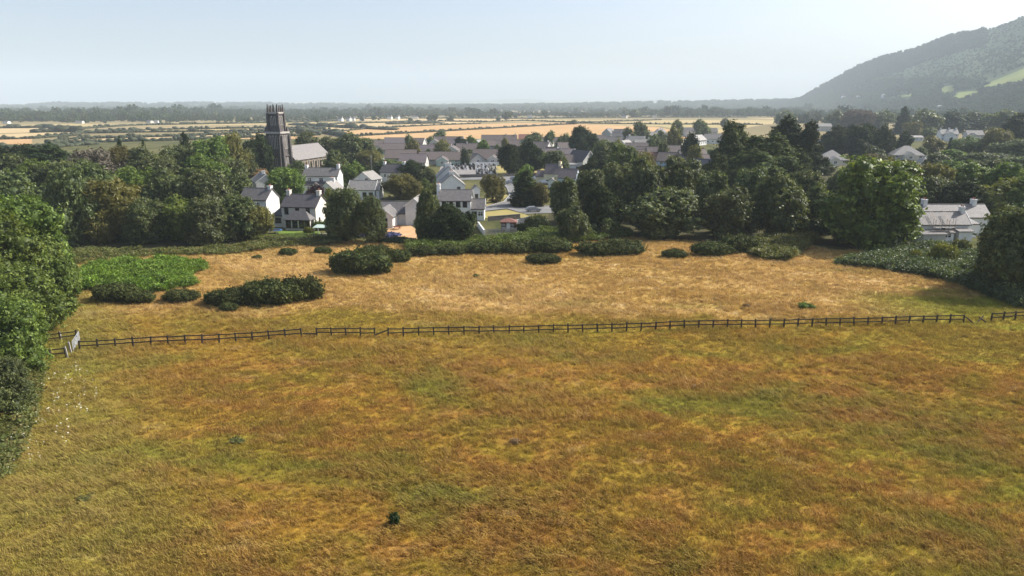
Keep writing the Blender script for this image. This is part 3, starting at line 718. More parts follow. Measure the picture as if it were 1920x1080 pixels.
def lowland_woods():
    rng = np.random.default_rng(8); P = []
    def band(n, pxr, pyr, prob):
        px = rng.uniform(*pxr, n); py = rng.uniform(*pyr, n)
        a = (px - 960) / F; b = (540 - py) / F; t = (0 - HC) / (-sp + b * cp)
        x = a * t; y = (cp + b * sp) * t
        ns = np.sin(x * 0.004 + y * 0.002) + np.sin(y * 0.0031 - x * 0.0013 + 1.3) + 0.7 * np.sin(x * 0.011 + y * 0.007)
        k = (rng.random(n) < prob(px, py, ns)); P.append(np.stack([x[k], y[k]], -1))
    # the tree belt beyond the fields, from about 2 km to 8 km
    band(5200, (-80, 2000), (206, 217), lambda px, py, ns: np.where(ns > -0.3, 0.95, 0.5))
    band(7500, (-80, 2000), (198.8, 207), lambda px, py, ns: np.where(ns > -0.8, 0.95, 0.5))
    band(3600, (-80, 1000), (213, 231), lambda px, py, ns: np.where(py < np.interp(px, [0, 500, 640, 700, 1000], [230.5, 229, 226, 221.5, 220.5]) - 2.5 * np.sin(px * 0.021) ** 2, np.where(ns > -1.0, 0.95, 0.4), 0.02))
    band(1300, (1000, 1480), (213, 221), lambda px, py, ns: np.where(py < 219.6 - 1.5 * np.sin(px * 0.017) ** 2, np.where(ns > -0.6, 0.9, 0.3), 0.03))
    band(2600, (1470, 2000), (206, 232), lambda px, py, ns: np.where(ns > -0.7, 0.85, 0.25))
    p = np.concatenate(P)
    clr = [[G(*q) for q in poly] for poly in ([(1485, 214.5), (1540, 209.8), (1610, 211), (1560, 217)], [(1395, 226), (1500, 218.5), (1570, 221.5), (1480, 226)])]
    p = p[~in_polys(p[:, 0], p[:, 1], clr)]
    m = len(p); s = rng.uniform(0.6, 1.3, m) * (1.15 + 0.55 * np.sin(p[:, 0] * 0.006 + 1) * np.sin(p[:, 0] * 0.0023 + p[:, 1] * 0.002)); dist = p[:, 1]; s *= np.where((rng.random(m) < 0.06) & (dist < 3200), 1.6, 1.0)
    s *= np.interp(dist, [600, 1500, 3000, 8000], [0.8, 1.0, 1.3, 2.6])
    rise = np.interp(dist, [0, 3000, 5000, 9000], [0, 0, 6, 26])
    rot = np.zeros((m, 3)); rot[:, 2] = rng.uniform(0, 6.28, m)
    zz = np.interp(dist, [3000, 9000], [0, 0]) - 0.6
    scatter('lowland_wood', np.stack([p[:, 0], p[:, 1], zz], -1), rot,
            np.stack([s, s, s * rng.uniform(0.75, 1.3, m)], -1), rng.integers(0, 3, m), BLOB, M['far'],
            'hazy belt of woods across the plain below the skyline', 'wood')
lowland_woods()
def ridge_strip(name, prof, D0, D1, seed, mat='farhill', wood=0):
    """a low far ridge with a real slope on both sides"""
    rng = np.random.default_rng(seed); P = np.array(prof, float); us = np.linspace(P[0, 0], P[-1, 0], 160)
    py = np.interp(us, P[:, 0], P[:, 1]); Dm = (D0 + D1) / 2
    wob = sum(np.sin(us * f + rng.uniform(0, 6)) * a for f, a in ((0.05, 0.5), (0.13, 0.35), (0.31, 0.25)))
    t = (540 - (py + wob)) / F; zr = HC + Dm * (t * cp - sp) / (cp + t * sp)
    FR = np.array([0, 0.2, 0.4, 0.5, 0.62, 1.0]); HH = np.array([-0.02, 0.3, 0.8, 1.0, 0.8, -0.02]); rows = []
    for f, h in zip(FR, HH):
        D = D0 + (D1 - D0) * f; rows.append(np.stack([(us - 960) / F * D * cp, np.full_like(us, D), zr * h - 1], -1))
    v = np.concatenate(rows); nx = len(us); i = (np.arange(nx - 1)[None, :] + nx * np.arange(len(rows) - 1)[:, None]).reshape(-1)
    link(name, np_mesh(name, v, np.stack([i, i + 1, i + nx + 1, i + nx], -1), smooth=True), M[mat], kind='structure')
    if wood:
        u = rng.uniform(P[0, 0], P[-1, 0], wood); f = rng.uniform(0.02, 0.56, wood); D = D0 + (D1 - D0) * f
        ns = np.sin(u * 0.021 + f * 9) + np.sin(u * 0.047 - f * 14 + seed) + 0.7 * np.sin(u * 0.13 + f * 30)
        k = rng.random(wood) < np.where(ns > -0.7, 0.95, 0.12); u, f, D = u[k], f[k], D[k]; m = len(u)
        z = np.interp(u, us, zr) * np.interp(f, FR, HH) - 2; s_ = rng.uniform(1.6, 3.2, m); rot = np.zeros((m, 3)); rot[:, 2] = rng.uniform(0, 6.28, m)
        scatter(name + '_wood', np.stack([(u - 960) / F * D * cp, D, z], -1), rot, np.stack([s_ * 1.3, s_ * 1.3, s_ * 0.85], -1), rng.integers(0, 3, m), BLOB, M['far'],
                'blue hazy woods on the skyline ' + ('left of the church tower' if seed == 4 else 'between the church and the hill'), 'wood')
ridge_strip('far_hills', [(450, 196), (600, 192), (680, 188.5), (760, 190), (850, 189), (990, 186), (1080, 189), (1180, 188), (1260, 186.5), (1340, 189), (1420, 188), (1500, 189), (1700, 192)], 9200, 12000, 3)
ridge_strip('low_hills', [(-500, 205), (-60, 201), (40, 198), (110, 194.5), (200, 195), (320, 194.5), (420, 194), (520, 195.5), (640, 196.5), (760, 198), (900, 199)], 4300, 7000, 4, 'hill', 5000)
ridge_strip('mid_hills', [(640, 202), (900, 199), (1060, 196.5), (1180, 194), (1280, 192.5), (1360, 191), (1440, 189), (1500, 188.5), (1700, 186), (1900, 192)], 3700, 5800, 9, 'hill', 5000)
def haze():
    mb = MB(); mb.box(-13500, -1200, -1.6, 13500, 12800, 520)
    m = bpy.data.materials.new('haze'); m.use_nodes = True; t = m.node_tree; t.nodes.remove(t.nodes['Principled BSDF'])
    pv = t.nodes.new('ShaderNodeVolumePrincipled'); pv.inputs['Color'].default_value = (0.78, 0.90, 1.0, 1)
    pv.inputs['Density'].default_value = HAZE_DENSITY; pv.inputs['Anisotropy'].default_value = 0.0
    for nm in ('Density Attribute', 'Color Attribute', 'Temperature Attribute'): pv.inputs[nm].default_value = ''
    t.links.new(pv.outputs[0], t.nodes['Material Output'].inputs['Volume'])
    link('haze', mb.mesh('haze'), m, kind='stuff', label='pale summer haze lying over the whole plain', cat='haze')
haze()

# ------------------------------------------------------------------ meadow grass, bracken, brambles, wild flowers
def tuft_mesh(seed, n, h, spread, w, lean):
    rng = np.random.default_rng(seed); V = []; T = []; A = []
    for i in range(n):
        a = rng.uniform(0, 6.283); r = spread * math.sqrt(rng.random()); bx, by = r * math.cos(a), r * math.sin(a)
        hh = h * rng.uniform(0.55, 1.15); f = rng.uniform(0, 6.283); ww = w * rng.uniform(0.6, 1.3)
        dx, dy = lean * hh + rng.normal() * 0.28 * hh, rng.normal() * 0.28 * hh
        ux, uy = math.cos(f) * ww, math.sin(f) * ww; k = len(V)
        V += [(bx - ux, by - uy, -0.05), (bx + ux, by + uy, -0.05), (bx + dx * 0.35 + ux * 0.8, by + dy * 0.35 + uy * 0.8, hh * 0.6),
              (bx + dx * 0.35 - ux * 0.8, by + dy * 0.35 - uy * 0.8, hh * 0.6), (bx + dx, by + dy, hh * 0.92)]
        T += [(k, k + 1, k + 2), (k, k + 2, k + 3), (k + 3, k + 2, k + 4)]; A += [0, 0, 0.55, 0.55, 1]
    return np_mesh('grass_tuft', np.array(V), None, np.array(T), np.array(A))
BRACKEN = [[(128, 532), (165, 505), (230, 497), (300, 494), (372, 496), (388, 508), (350, 520), (372, 534), (300, 549), (190, 545), (150, 545)]]
BRAMBLE_R = [[(1565, 496), (1600, 488), (1690, 474), (1725, 466), (1800, 466), (1830, 484), (1860, 500), (1860, 530), (1925, 560), (1925, 585), (1860, 560), (1800, 535), (1740, 520), (1650, 505)]]
SCRUB_L = [[(95, 500), (110, 482), (170, 470), (300, 474), (420, 466), (520, 452), (640, 448), (640, 458), (520, 466), (420, 478), (300, 480), (190, 488), (130, 500)]]
BRACKEN_M = [[(760, 462), (830, 458), (900, 452), (980, 448), (1000, 438), (1100, 432), (1180, 436), (1180, 446), (1090, 456), (960, 462), (850, 474), (770, 476)]]
SCRUB_R = [[(1400, 474), (1420, 456), (1470, 449), (1530, 452), (1500, 475), (1480, 492), (1420, 486)]]
def gp(polys): return [[G(*p) for p in q] for q in polys]
def poly_points(rng, polys, n):
    P = np.array([p for q in polys for p in q]); lo, hi = P.min(0), P.max(0); out = np.zeros((0, 2))
    while len(out) < n:
        c = rng.uniform(lo, hi, (n * 2, 2)); out = np.concatenate([out, c[in_polys(c[:, 0], c[:, 1], polys)]])
    return out[:n]
def grass():
    tm = [tuft_mesh(1, 13, 0.42, 0.30, 0.020, -0.45), tuft_mesh(2, 15, 0.34, 0.34, 0.022, -0.3), tuft_mesh(3, 11, 0.55, 0.24, 0.018, -0.6),
          tuft_mesh(4, 16, 0.26, 0.36, 0.024, -0.2), tuft_mesh(5, 12, 0.48, 0.34, 0.022, -0.85)]
    rng = np.random.default_rng(77)
    ex = np.array([p[0] for p in MEADOW_EDGE]); ey = np.array([p[1] for p in MEADOW_EDGE])
    n = 430000; y = rng.uniform(30, 158, n); x = rng.uniform(-1, 1, n) * (y * 0.80 + 12)
    o = np.argsort(ex)
    k = (y < np.interp(x, ex[o], ey[o])) & (np.abs(x) < 0.76 * y + 10)
    x, y = x[k], y[k]
    # clumpy density: thin lines and tussocks
    ns = np.sin(x * 0.9 + 1.3 * np.sin(y * 0.7)) * np.sin(y * 1.1 + np.sin(x * 0.5) * 2) + 0.6 * np.sin(x * 0.23 + y * 0.31) 
    dens = np.interp(y, [30, 60, 90, 158], [1.0, 0.85, 0.62, 0.42]) * np.interp(ns, [-1, 0.2, 1], [0.55, 0.8, 1])
    k = (rng.random(len(x)) < dens) & ~in_polys(x, y, gp(BRACKEN + BRAMBLE_R)); x, y, ns = x[k], y[k], ns[k]; n = len(x)
    s = rng.uniform(0.6, 1.1, n) * np.interp(y, [30, 150], [0.80, 1.25]) * np.interp(ns, [-1, 1], [0.8, 1.15])
    rot = np.zeros((n, 3)); wind = 0.5 * np.sin(x * 0.07 + y * 0.05) + 0.4
    rot[:, 2] = wind + rng.normal(0, 0.7, n); rot[:, 0] = rng.normal(0, 0.12, n); rot[:, 1] = rng.normal(0, 0.12, n)
    big = np.sin(x * 0.16 + 2) + np.sin(y * 0.19 + x * 0.05) + rng.normal(0, 0.8, n)
    idx = np.where(big > 1.2, 4, np.where(big > 0.4, 2, np.where(big > -0.5, 0, np.where(big > -1.2, 1, 3))))
    scatter('meadow_grass', np.stack([x, y, meadow_z(x, y)], -1), rot, np.stack([s, s, s], -1), idx, tm, M['grass'],
            'long dry golden grass with green patches filling the meadow', 'grass')
    print('tufts', n)
    # leafy ground cover
    cov = []
    for k in range(3):
        r2 = np.random.default_rng(500 + k); nn = 70; pos = r2.normal(size=(nn, 3)) * np.array([0.30, 0.30, 0.13]) + np.array([0, 0, 0.48])
        nr = unit(r2.normal(size=(nn, 3)) * 0.55 + np.array([0, 0, 1.0])); v, q, t = leaf_quads(r2, pos, nr, r2.uniform(0.09, 0.20, nn), r2.uniform(0, 1, nn), 1.8)
        cov.append((v, q, t))
    def cover(name, polys, n, mat, h, label, seed, sc=1.0):
        r3 = np.random.default_rng(seed); p = poly_points(r3, gp(polys), n)
        hh = h * (0.62 + 0.32 * np.sin(p[:, 0] * 0.8 + np.sin(p[:, 1] * 0.5) * 1.5) * np.sin(p[:, 1] * 0.7 + 1) + 0.25 * np.sin(p[:, 0] * 2.1 + 1) * np.sin(p[:, 1] * 1.9) + 0.35 * r3.random(n)); hh = np.maximum(hh, 0.2)
        rot = np.zeros((n, 3)); rot[:, 2] = r3.uniform(0, 6.28, n); rot[:, 0] = r3.normal(0, 0.2, n)
        ms = [np_mesh(name + '_spray', *c[:2], None, c[2]) for c in cov]
        s = r3.uniform(0.8, 1.4, n) * sc
        scatter(name, np.stack([p[:, 0], p[:, 1], meadow_z(p[:, 0], p[:, 1]) + np.maximum(0, hh - 0.5) * r3.uniform(0.2, 1, n)], -1), rot, np.stack([s, s, s * np.clip(hh / 0.5, 0.5, 1.6)], -1), r3.integers(0, 3, n), ms, M[mat], label, 'ground cover')
    cover('bracken_patch', BRACKEN, 3600, 'bracken', 0.8, 'bright green bracken patch on the left behind the gorse', 1)
    cover('bramble_thicket', BRAMBLE_R, 5000, 'bramble', 0.95, 'low grey green brambles spreading below the white cottage at the right', 2)
    cover('scrub_verge', SCRUB_L, 1700, 'scrub', 0.55, 'strip of rough green scrub under the edge of the left wood', 3)
    cover('bracken_bank', BRACKEN_M, 3200, 'fern', 0.8, 'green bracken bank between the gorse and the garden fence', 4)
    cover('scrub_corner', SCRUB_R, 2200, 'scrub', 1.0, 'pale green scrub beside the shadow of the big right tree', 5)
    cover('nettle_margin', [[(-40, 930), (-40, 640), (60, 672), (80, 700), (60, 790), (20, 880)]], 1500, 'scrub', 0.6, 'dull green nettles along the foot of the left edge trees', 6)
    # umbels: white flower heads near the left trees
    r4 = np.random.default_rng(9); p = poly_points(r4, gp([[(-20, 880), (40, 690), (170, 690), (190, 745), (120, 850), (10, 900)]]), 170); nn = len(p)
    d = MB(); 
    for i in range(6): a = i * 1.047; d.v.append((0.10 * math.cos(a), 0.10 * math.sin(a), 0.0))
    d.v.append((0, 0, 0.03)); d.f = [(i, (i + 1) % 6, 6) for i in range(6)]
    d.tube((0, 0, -0.7), (0, 0, 0), 0.008, 0.006, 4, False); fm = d.mesh('umbel')
    rot = r4.normal(0, 0.2, (nn, 3)); s = r4.uniform(0.35, 0.85, nn)
    scatter('white_umbel_flowers', np.stack([p[:, 0], p[:, 1], 0.65 + r4.uniform(-.15, .2, nn)], -1), rot, np.stack([s, s, s], -1), np.zeros(nn), [fm], M['whiteflower'], 'scattered white umbel flowers in the grass by the left edge trees', 'flowers')
grass()

# ------------------------------------------------------------------ gorse and bushes on the meadow
def bushes():
    g = 'gorse bushes on the meadow'
    B = [(205, 570, 92, 530, 'gorse mound in front of the bright bracken, leftmost of all'), (248, 572, 60, 545, 'low gorse clump joined to the right of the leftmost mound'),
         (330, 570, 68, 541, 'round gorse bush alone between the leftmost mound and the widest clump'),
         (420, 580, 92, 540, 'left lobe of the widest gorse clump, with the small bush at its foot'), (500, 578, 118, 522, 'middle mound of the widest gorse clump on the left of the meadow'),
         (557, 568, 80, 518, 'right end mound of the widest gorse clump on the left of the meadow'), (425, 586, 34, 566, 'small round gorse at the foot of the widest clump'),
         (672, 520, 118, 464, 'tall broad gorse mound in the middle left, biggest single mound'), (640, 516, 40, 490, 'low dark gorse skirt at the left foot of the tall broad mound'),
         (700, 480, 55, 459, 'gorse showing behind the top right of the tall broad mound'),
         (744, 494, 48, 465, 'round gorse just right of the tall broad mound'), (790, 484, 62, 460, 'first gorse of the row right of the round one'),
         (845, 482, 70, 457, 'second gorse of the long row below the garden trees'), (905, 480, 74, 452, 'third gorse of the long row, below the grey garden fence'),
         (965, 478, 66, 450, 'fourth gorse of the long row, right of the garden fence'), (1030, 478, 92, 444, 'gorse ending the long row, before the gap'),
         (1022, 498, 68, 475, 'low gorse standing forward of the long row in the dry grass'),
         (1120, 484, 84, 452, 'gorse left lobe of the double clump before the dark sycamores'), (1170, 481, 86, 446, 'gorse right lobe of the double clump before the dark sycamores'),
         (1268, 487, 46, 466, 'small round gorse alone between the double clump and the right clump'),
         (1345, 484, 80, 452, 'left gorse of the right hand clump near the tree shadow'), (1388, 478, 72, 440, 'taller right gorse of the right hand clump near the tree shadow'),
         (537, 480, 34, 464, 'small dark gorse near the hedge below the cream house'), (480, 488, 20, 478, 'tiny gorse tuft left of the small one below the cream house'),
         (604, 478, 34, 462, 'small flat gorse below the green shelter roof')]
    for k, (px, py, w, top, lb) in enumerate(B): bush(px, py, w, top, 'gorse', lb, group=g)
    T = [(737, 990, 24, 963, 'dark', 'small dark thistle bush in the foreground grass'), (440, 836, 30, 822, 'scrub', 'dull green weed clump in the left foreground grass'),
         (150, 946, 34, 932, 'scrub', 'greyish weed clump in the bottom left grass'), (966, 836, 24, 824, 'tan', 'tan dock clump in the middle of the foreground'),
         (940, 740, 10, 733, 'gorse', 'tiny dark thistle upper middle of the foreground'), (1515, 580, 30, 568, 'bracken', 'small green tussock beyond the right half of the fence'),
         (1400, 578, 14, 570, 'tan', 'small tan dock beyond the fence, left of the green tussock'), (893, 522, 14, 514, 'scrub', 'small green tussock in the dry grass below the long gorse row')]
    for px, py, w, top, m, lb in T: bush(px, py, w, top, m, lb, name='weed_clump', cat='weed', fam='mini')
    bush(1302, 500 + 228, 6, 724, 'whiteflower', 'tiny white flower tuft in the right foreground', name='flower_tuft', cat='flower', fam='mini')
    # garden and cottage shrubs
    S_ = [(1775, 500, 52, 452, 'yellow', 'bright yellow green shrub below the white cottage'), (1718, 498, 26, 468, 'yellow', 'small yellow green bush left of the bright shrub below the cottage'),
          (1740, 478, 60, 452, 'bramble', 'grey green bush against the cottage lean-to roof'), (1805, 478, 36, 448, 'scrub', 'dull green bush between the bright shrub and the right edge tree'),
          (578, 440, 20, 424, 'yellow', 'small yellow shrub in front of the cream house porch'), (1008, 434, 46, 402, 'syc', 'dark rounded shrub right of the red summerhouse'),
          (980, 436, 30, 418, 'dark', 'low dark bush by the pale garden wall'), (600, 432, 34, 414, 'bright', 'green shrub at the right corner of the cream house'),
          (1120, 436, 30, 402, 'bramble', 'grey leaved shrub at the foot of the central sycamores'), (1150, 440, 36, 420, 'bracken', 'light green bush under the central sycamores'),
          (560, 447, 90, 438, 'bright', 'clipped green hedge in front of the cream house'), (500, 455, 70, 440, 'scrub', 'rough hedge left of the cream house garden'),
          (620, 450, 60, 440, 'syc', 'dark hedge below the two garden sycamores'), (740, 460, 90, 446, 'dark', 'dark clipped hedge below the gravel yard')]
    for px, py, w, top, m, lb in S_: bush(px, py, w, top, m, lb, name='shrub', cat='shrub', fam='dome', deep=0.6)
    for px, py, w, top, lb in [(640, 446, 30, 436, 'blue hydrangea under the garden sycamores, left one'), (672, 446, 26, 434, 'blue hydrangea between the two garden sycamores'),
                               (735, 447, 34, 436, 'big blue hydrangea at the edge of the gravel yard')]:
        bush(px, py, w, top, 'blueflower', lb, name='hydrangea', cat='hydrangea', fam='mini')
bushes()

# ------------------------------------------------------------------ trees
def trees():
    def rows(group, L):
        for px, D, top, w, k, lb in L:
            nm = 'conifer_tree' if k.startswith('cone') else 'cypress_tree' if k in ('cyp', 'dark') else 'shrub_tree' if k in ('purple', 'yellow', 'tan') else 'broadleaf_tree'
            tree(px, D, top, w, k, lb, group=group, name=nm)
    rows('trees along the left edge of the meadow', [
        (35, 108, 362, 200, 'near', 'tall bright green tree at the left edge, highest of the edge trees'),
        (-5, 96, 398, 230, 'near', 'bright green tree cut off by the left edge above the fence end'),
        (82, 99, 452, 130, 'near', 'leafy tree bulging right just behind the pale gate'),
        (22, 84, 500, 200, 'near', 'green tree at the left edge beside the fence stub'),
        (-10, 71, 560, 190, 'near', 'darker tree at the left edge, nearest but one to the camera'),
        (-2, 62, 668, 130, 'nearsyc', 'low dark tree at the left edge, nearest the camera')])
    rows('trees of the left wood', [
        (140, 147, 322, 110, 'syc', 'dark broad tree in the left wood, first of its front row'),
        (208, 150, 336, 130, 'olive', 'olive brown tree in the front row of the left wood'),
        (272, 148, 372, 92, 'syc', 'dark low tree right of the olive one in the left wood'),
        (335, 151, 370, 112, 'bright', 'fresh green dome in the front row of the left wood'),
        (385, 147, 378, 96, 'syc', 'round dark green tree at the corner of the left wood by the dry grass'),
        (440, 152, 366, 104, 'syc', 'broad tree ending the left wood next to the white gable'),
        (484, 153, 388, 64, 'olive', 'thin olive tree in front of the bright white gable'),
        (25, 168, 322, 150, 'syc', 'dark tree at the left edge of the wood behind the tall bright tree'),
        (112, 178, 308, 124, 'syc', 'dark green tree in the second row of the left wood, leftmost'),
        (186, 174, 306, 112, 'syc', 'tree below the grey twiggy one in the left wood'),
        (252, 180, 314, 116, 'bright', 'mid green tree in the second row above the fresh green dome'),
        (318, 180, 318, 116, 'syc', 'tree in the middle of the second row of the left wood'),
        (386, 178, 322, 106, 'syc', 'dark tree in the second row of the left wood, right part'),
        (440, 186, 326, 86, 'syc', 'dark tree just left of the small grey gabled house'),
        (28, 208, 288, 120, 'syc', 'tree at the left edge of the wood under the pale field'),
        (96, 222, 268, 150, 'dark', 'big dark evergreen rising at the back left of the wood'),
        (40, 236, 275, 90, 'darkround', 'dark evergreen at the far left skyline of the wood'),
        (176, 214, 279, 116, 'grey', 'grey dying twiggy tree at the back of the left wood'),
        (228, 228, 276, 84, 'olive', 'yellow green tree right of the grey twiggy one'),
        (278, 224, 277, 104, 'syc', 'tree at the back of the left wood below the thin conifer'),
        (232, 250, 258, 20, 'cone', 'thin dark conifer tip at the back of the left wood, left one'),
        (276, 252, 263, 18, 'cone', 'thin dark conifer tip at the back of the left wood, right one'),
        (335, 238, 272, 90, 'syc', 'green tree at the back of the left wood, in the middle'),
        (353, 262, 250, 40, 'cone', 'dark conifer pair standing above the left wood'),
        (400, 240, 262, 92, 'bright', 'rounded green tree at the back right of the left wood'),
        (438, 250, 249, 66, 'olive', 'tall brownish green tree left of the church evergreen'),
        (300, 204, 297, 112, 'syc', 'dark tree in the third row of the left wood, left of two'),
        (384, 206, 292, 110, 'bright', 'green tree in the third row of the left wood, right of two'),
        (438, 212, 300, 84, 'syc', 'dark tree above the small grey gabled house'),
        (70, 196, 300, 100, 'bright', 'mid green tree low at the back left of the wood'),
        (150, 200, 298, 100, 'syc', 'dark tree directly under the big dark evergreen of the wood')])
    rows('trees around the church and the white houses', [
        (487, 276, 252, 62, 'darkround', 'dark evergreen standing close left of the church tower'),
        (462, 262, 282, 50, 'syc', 'small dark tree left of the church evergreen'),
        (578, 345, 246, 64, 'syc', 'tree right behind the church tower above the nave roof'),
        (622, 350, 256, 64, 'syc', 'tree behind the far end of the nave'),
        (662, 340, 250, 84, 'syc', 'large dark tree right of the church nave'),
        (694, 330, 282, 60, 'olive', 'dull green tree between the church trees and the estate'),
        (633, 272, 284, 62, 'smalldark', 'rounded dark tree at the right corner of the nave'),
        (560, 262, 300, 40, 'smalldark', 'small dark tree at the foot of the nave gable'),
        (664, 256, 303, 50, 'bright', 'round bright green tree between the two white houses'),
        (533, 214, 316, 86, 'looselit', 'light green willow in front of the church tower'),
        (489, 240, 315, 36, 'tan', 'dry tan shrub left of the light green willow'),
        (592, 205, 347, 42, 'purple', 'purple leaved shrub in front of the two storey white house'),
        (616, 200, 354, 30, 'yellow', 'yellow green shrub beside the purple one'),
        (730, 290, 300, 80, 'syc', 'green tree above the dark roofed white house'),
        (774, 268, 300, 66, 'darkround', 'dark tree behind the right end of the dark roofed house'),
        (800, 262, 316, 44, 'syc', 'dark tree left of the graveyard'),
        (752, 222, 326, 84, 'olive', 'dull olive tree between the dark roofed and the tall white house'),
        (796, 240, 334, 30, 'conebright', 'narrow green conifer left of the tall white house'),
        (826, 236, 338, 52, 'yellow', 'yellow green shrubs left of the tall white house'),
        (646, 150, 352, 88, 'nearsyc', 'open sycamore left of the pair before the bungalow'),
        (697, 148, 366, 68, 'nearsyc', 'open sycamore right of the pair before the bungalow'),
        (803, 150, 358, 60, 'syc', 'upright dark tree in front of the long grey roof'),
        (848, 148, 382, 96, 'darkround', 'dark dome shaped holly in front of the long house'),
        (924, 212, 328, 52, 'olive', 'small olive tree beside the bend of the road'),
        (986, 206, 320, 58, 'cone', 'dark dense conifer beside the road'),
        (1014, 204, 342, 40, 'smallolive', 'yellow tinged small tree right of the dark roadside conifer'),
        (985, 236, 309, 40, 'small', 'small round tree above the roadside conifer'),
        (957, 298, 270, 54, 'darkround', 'dark tree with a bare trunk on the church lawn'),
        (992, 305, 264, 56, 'darkround', 'larger dark tree right of the bare trunked one'),
        (1042, 296, 284, 60, 'syc', 'dark tree above the cream gabled house'),
        (1092, 392, 236, 60, 'darkround', 'big round dark tree rising over the estate before the barley'),
        (1132, 320, 262, 72, 'syc', 'tree right of the steep black roof'),
        (1112, 262, 296, 54, 'darkround', 'dark tree just right of the pale blue gable'),
        (1165, 258, 274, 74, 'bright', 'yellow green crown over the central sycamores, left one'),
        (1204, 262, 284, 60, 'olive', 'brownish green crown over the central sycamores, right one')])
    rows('sycamores along the far side of the meadow', [
        (1062, 172, 332, 74, 'syc', 'leftmost sycamore of the long dark row, by the blue gable'),
        (1075, 150, 384, 64, 'syc', 'low sycamore at the left foot of the long dark row'),
        (1108, 178, 322, 78, 'syc', 'second sycamore at the back of the long dark row'),
        (1130, 160, 350, 84, 'darkround', 'darkest tree of the row, in shade left of the central dome'),
        (1150, 190, 305, 84, 'syc', 'sycamore behind the darkest tree of the row'),
        (1206, 184, 296, 100, 'syc', 'tall sycamore in the middle back of the row'),
        (1275, 184, 300, 100, 'syc', 'tall sycamore below the navy roofed house'),
        (1246, 156, 352, 150, 'syc', 'large sycamore dome in the middle front of the row'),
        (1335, 172, 320, 84, 'syc', 'sycamore right of the navy roofed house'),
        (1372, 154, 350, 108, 'syc', 'sycamore dome right of the middle one, above the right gorse clump'),
        (1408, 180, 318, 84, 'syc', 'sycamore under the cypress group'),
        (1458, 155, 326, 116, 'syc', 'big sycamore left of the shadowed gap'),
        (1512, 176, 320, 84, 'syc', 'sycamore at the back before the hipped bungalow'),
        (1534, 160, 350, 80, 'syc', 'sycamore tucked left of the biggest tree'),
        (1640, 144, 304, 206, 'bright', 'biggest spreading tree, beside the white cottage, casting a long shadow'),
        (1585, 150, 352, 90, 'syc', 'darker tree merged with the left side of the biggest one')])
    rows('cypresses and dark evergreens', [
        (1372, 246, 229, 110, 'cyp', 'layered cypress at the left of the dark group'),
        (1436, 236, 246, 150, 'cyp', 'wide layered cypress in front of the dark group'),
        (1412, 224, 282, 140, 'cyp', 'low spreading cypress at the foot of the dark group'),
        (1472, 280, 216, 110, 'dark', 'dark cypress crown at the top of the group'),
        (1510, 270, 228, 74, 'dark', 'cypress with a bare trunk at the right of the group'),
        (1345, 230, 285, 60, 'cyp', 'cypress skirt above the navy roofed house'),
        (1500, 232, 285, 60, 'cyp', 'cypress skirt left of the hipped bungalow'),
        (1568, 410, 236, 62, 'darkround', 'left dark evergreen of the clipped mass right of the cypresses'),
        (1612, 410, 232, 72, 'darkround', 'middle dark evergreen of the clipped mass right of the cypresses'),
        (1650, 410, 237, 56, 'darkround', 'right dark evergreen of the clipped mass right of the cypresses')])
    rows('trees on the right behind the cottages', [
        (1606, 860, 206, 72, 'brown', 'brown bare looking tree below the hill foot'),
        (1568, 900, 208, 40, 'far', 'dull green tree left of the brown one below the hill'),
        (1650, 870, 208, 46, 'far', 'green tree between the brown one and the dark conifer'),
        (1692, 720, 200, 34, 'cone', 'dark conifer standing out below the hill'),
        (1730, 740, 207, 64, 'far', 'dark tree right of the standing out conifer'),
        (1782, 760, 209, 70, 'fardark', 'dark tree in the belt behind the white chimneys, left one'),
        (1832, 760, 210, 66, 'far', 'dark tree in the belt behind the white chimneys, right one'),
        (1878, 720, 209, 76, 'far', 'dark tree at the right end of the belt under the fields'),
        (1915, 460, 213, 120, 'dark', 'wide dark evergreen at the right edge below the hill'),
        (1712, 640, 228, 46, 'olive', 'brown green tree left of the white house with chimneys'),
        (1742, 600, 239, 28, 'far', 'round tree touching the white house with chimneys'),
        (1696, 430, 250, 34, 'fardark', 'small dark round tree below the white flat roof'),
        (1748, 430, 257, 44, 'farolive', 'orange green tree below the white house with chimneys'),
        (1782, 440, 258, 14, 'cone', 'little dark cone in front of the white house'),
        (1726, 410, 276, 30, 'smalldark', 'dark small tree right of the second hipped roof'),
        (1815, 430, 256, 70, 'bright', 'mid green tree right of the white house with chimneys'),
        (1866, 420, 241, 60, 'olive', 'yellow green crown below the wide dark evergreen'),
        (1902, 380, 260, 90, 'syc', 'dark tree at the right edge, middle height'),
        (1850, 320, 286, 100, 'syc', 'dark tree in the middle of the right hand trees'),
        (1815, 215, 304, 110, 'bright', 'bright clumpy tree above the white cottage, left one'),
        (1888, 205, 308, 100, 'bright', 'bright clumpy tree above the white cottage, right one'),
        (1748, 212, 306, 74, 'olive', 'olive tree right behind the biggest tree'),
        (1700, 230, 302, 54, 'smallolive', 'pale feathery tree before the second hipped roof'),
        (1612, 240, 305, 40, 'yellow', 'yellow green shrubs before the first hipped roof'),
        (1655, 214, 300, 60, 'farolive', 'pale green tree topping the biggest tree from behind'),
        (1575, 230, 318, 44, 'smalldark', 'dark small tree before the first hipped roof'),
        (1745, 192, 330, 100, 'syc', 'dark tree left behind the cottage chimneys'),
        (1805, 186, 338, 110, 'darkround', 'dark tree right above the cottage roof'),
        (1885, 184, 335, 110, 'yellow', 'yellow green tree behind the right cottage chimney'),
        (1940, 178, 330, 110, 'bright', 'green tree at the right edge behind the near sycamore'),
        (1928, 107, 386, 190, 'nearsyc', 'large dark sycamore at the right edge of the meadow'),
        (1868, 112, 440, 90, 'nearsyc', 'lower sycamore leaning out left of the right edge one')])
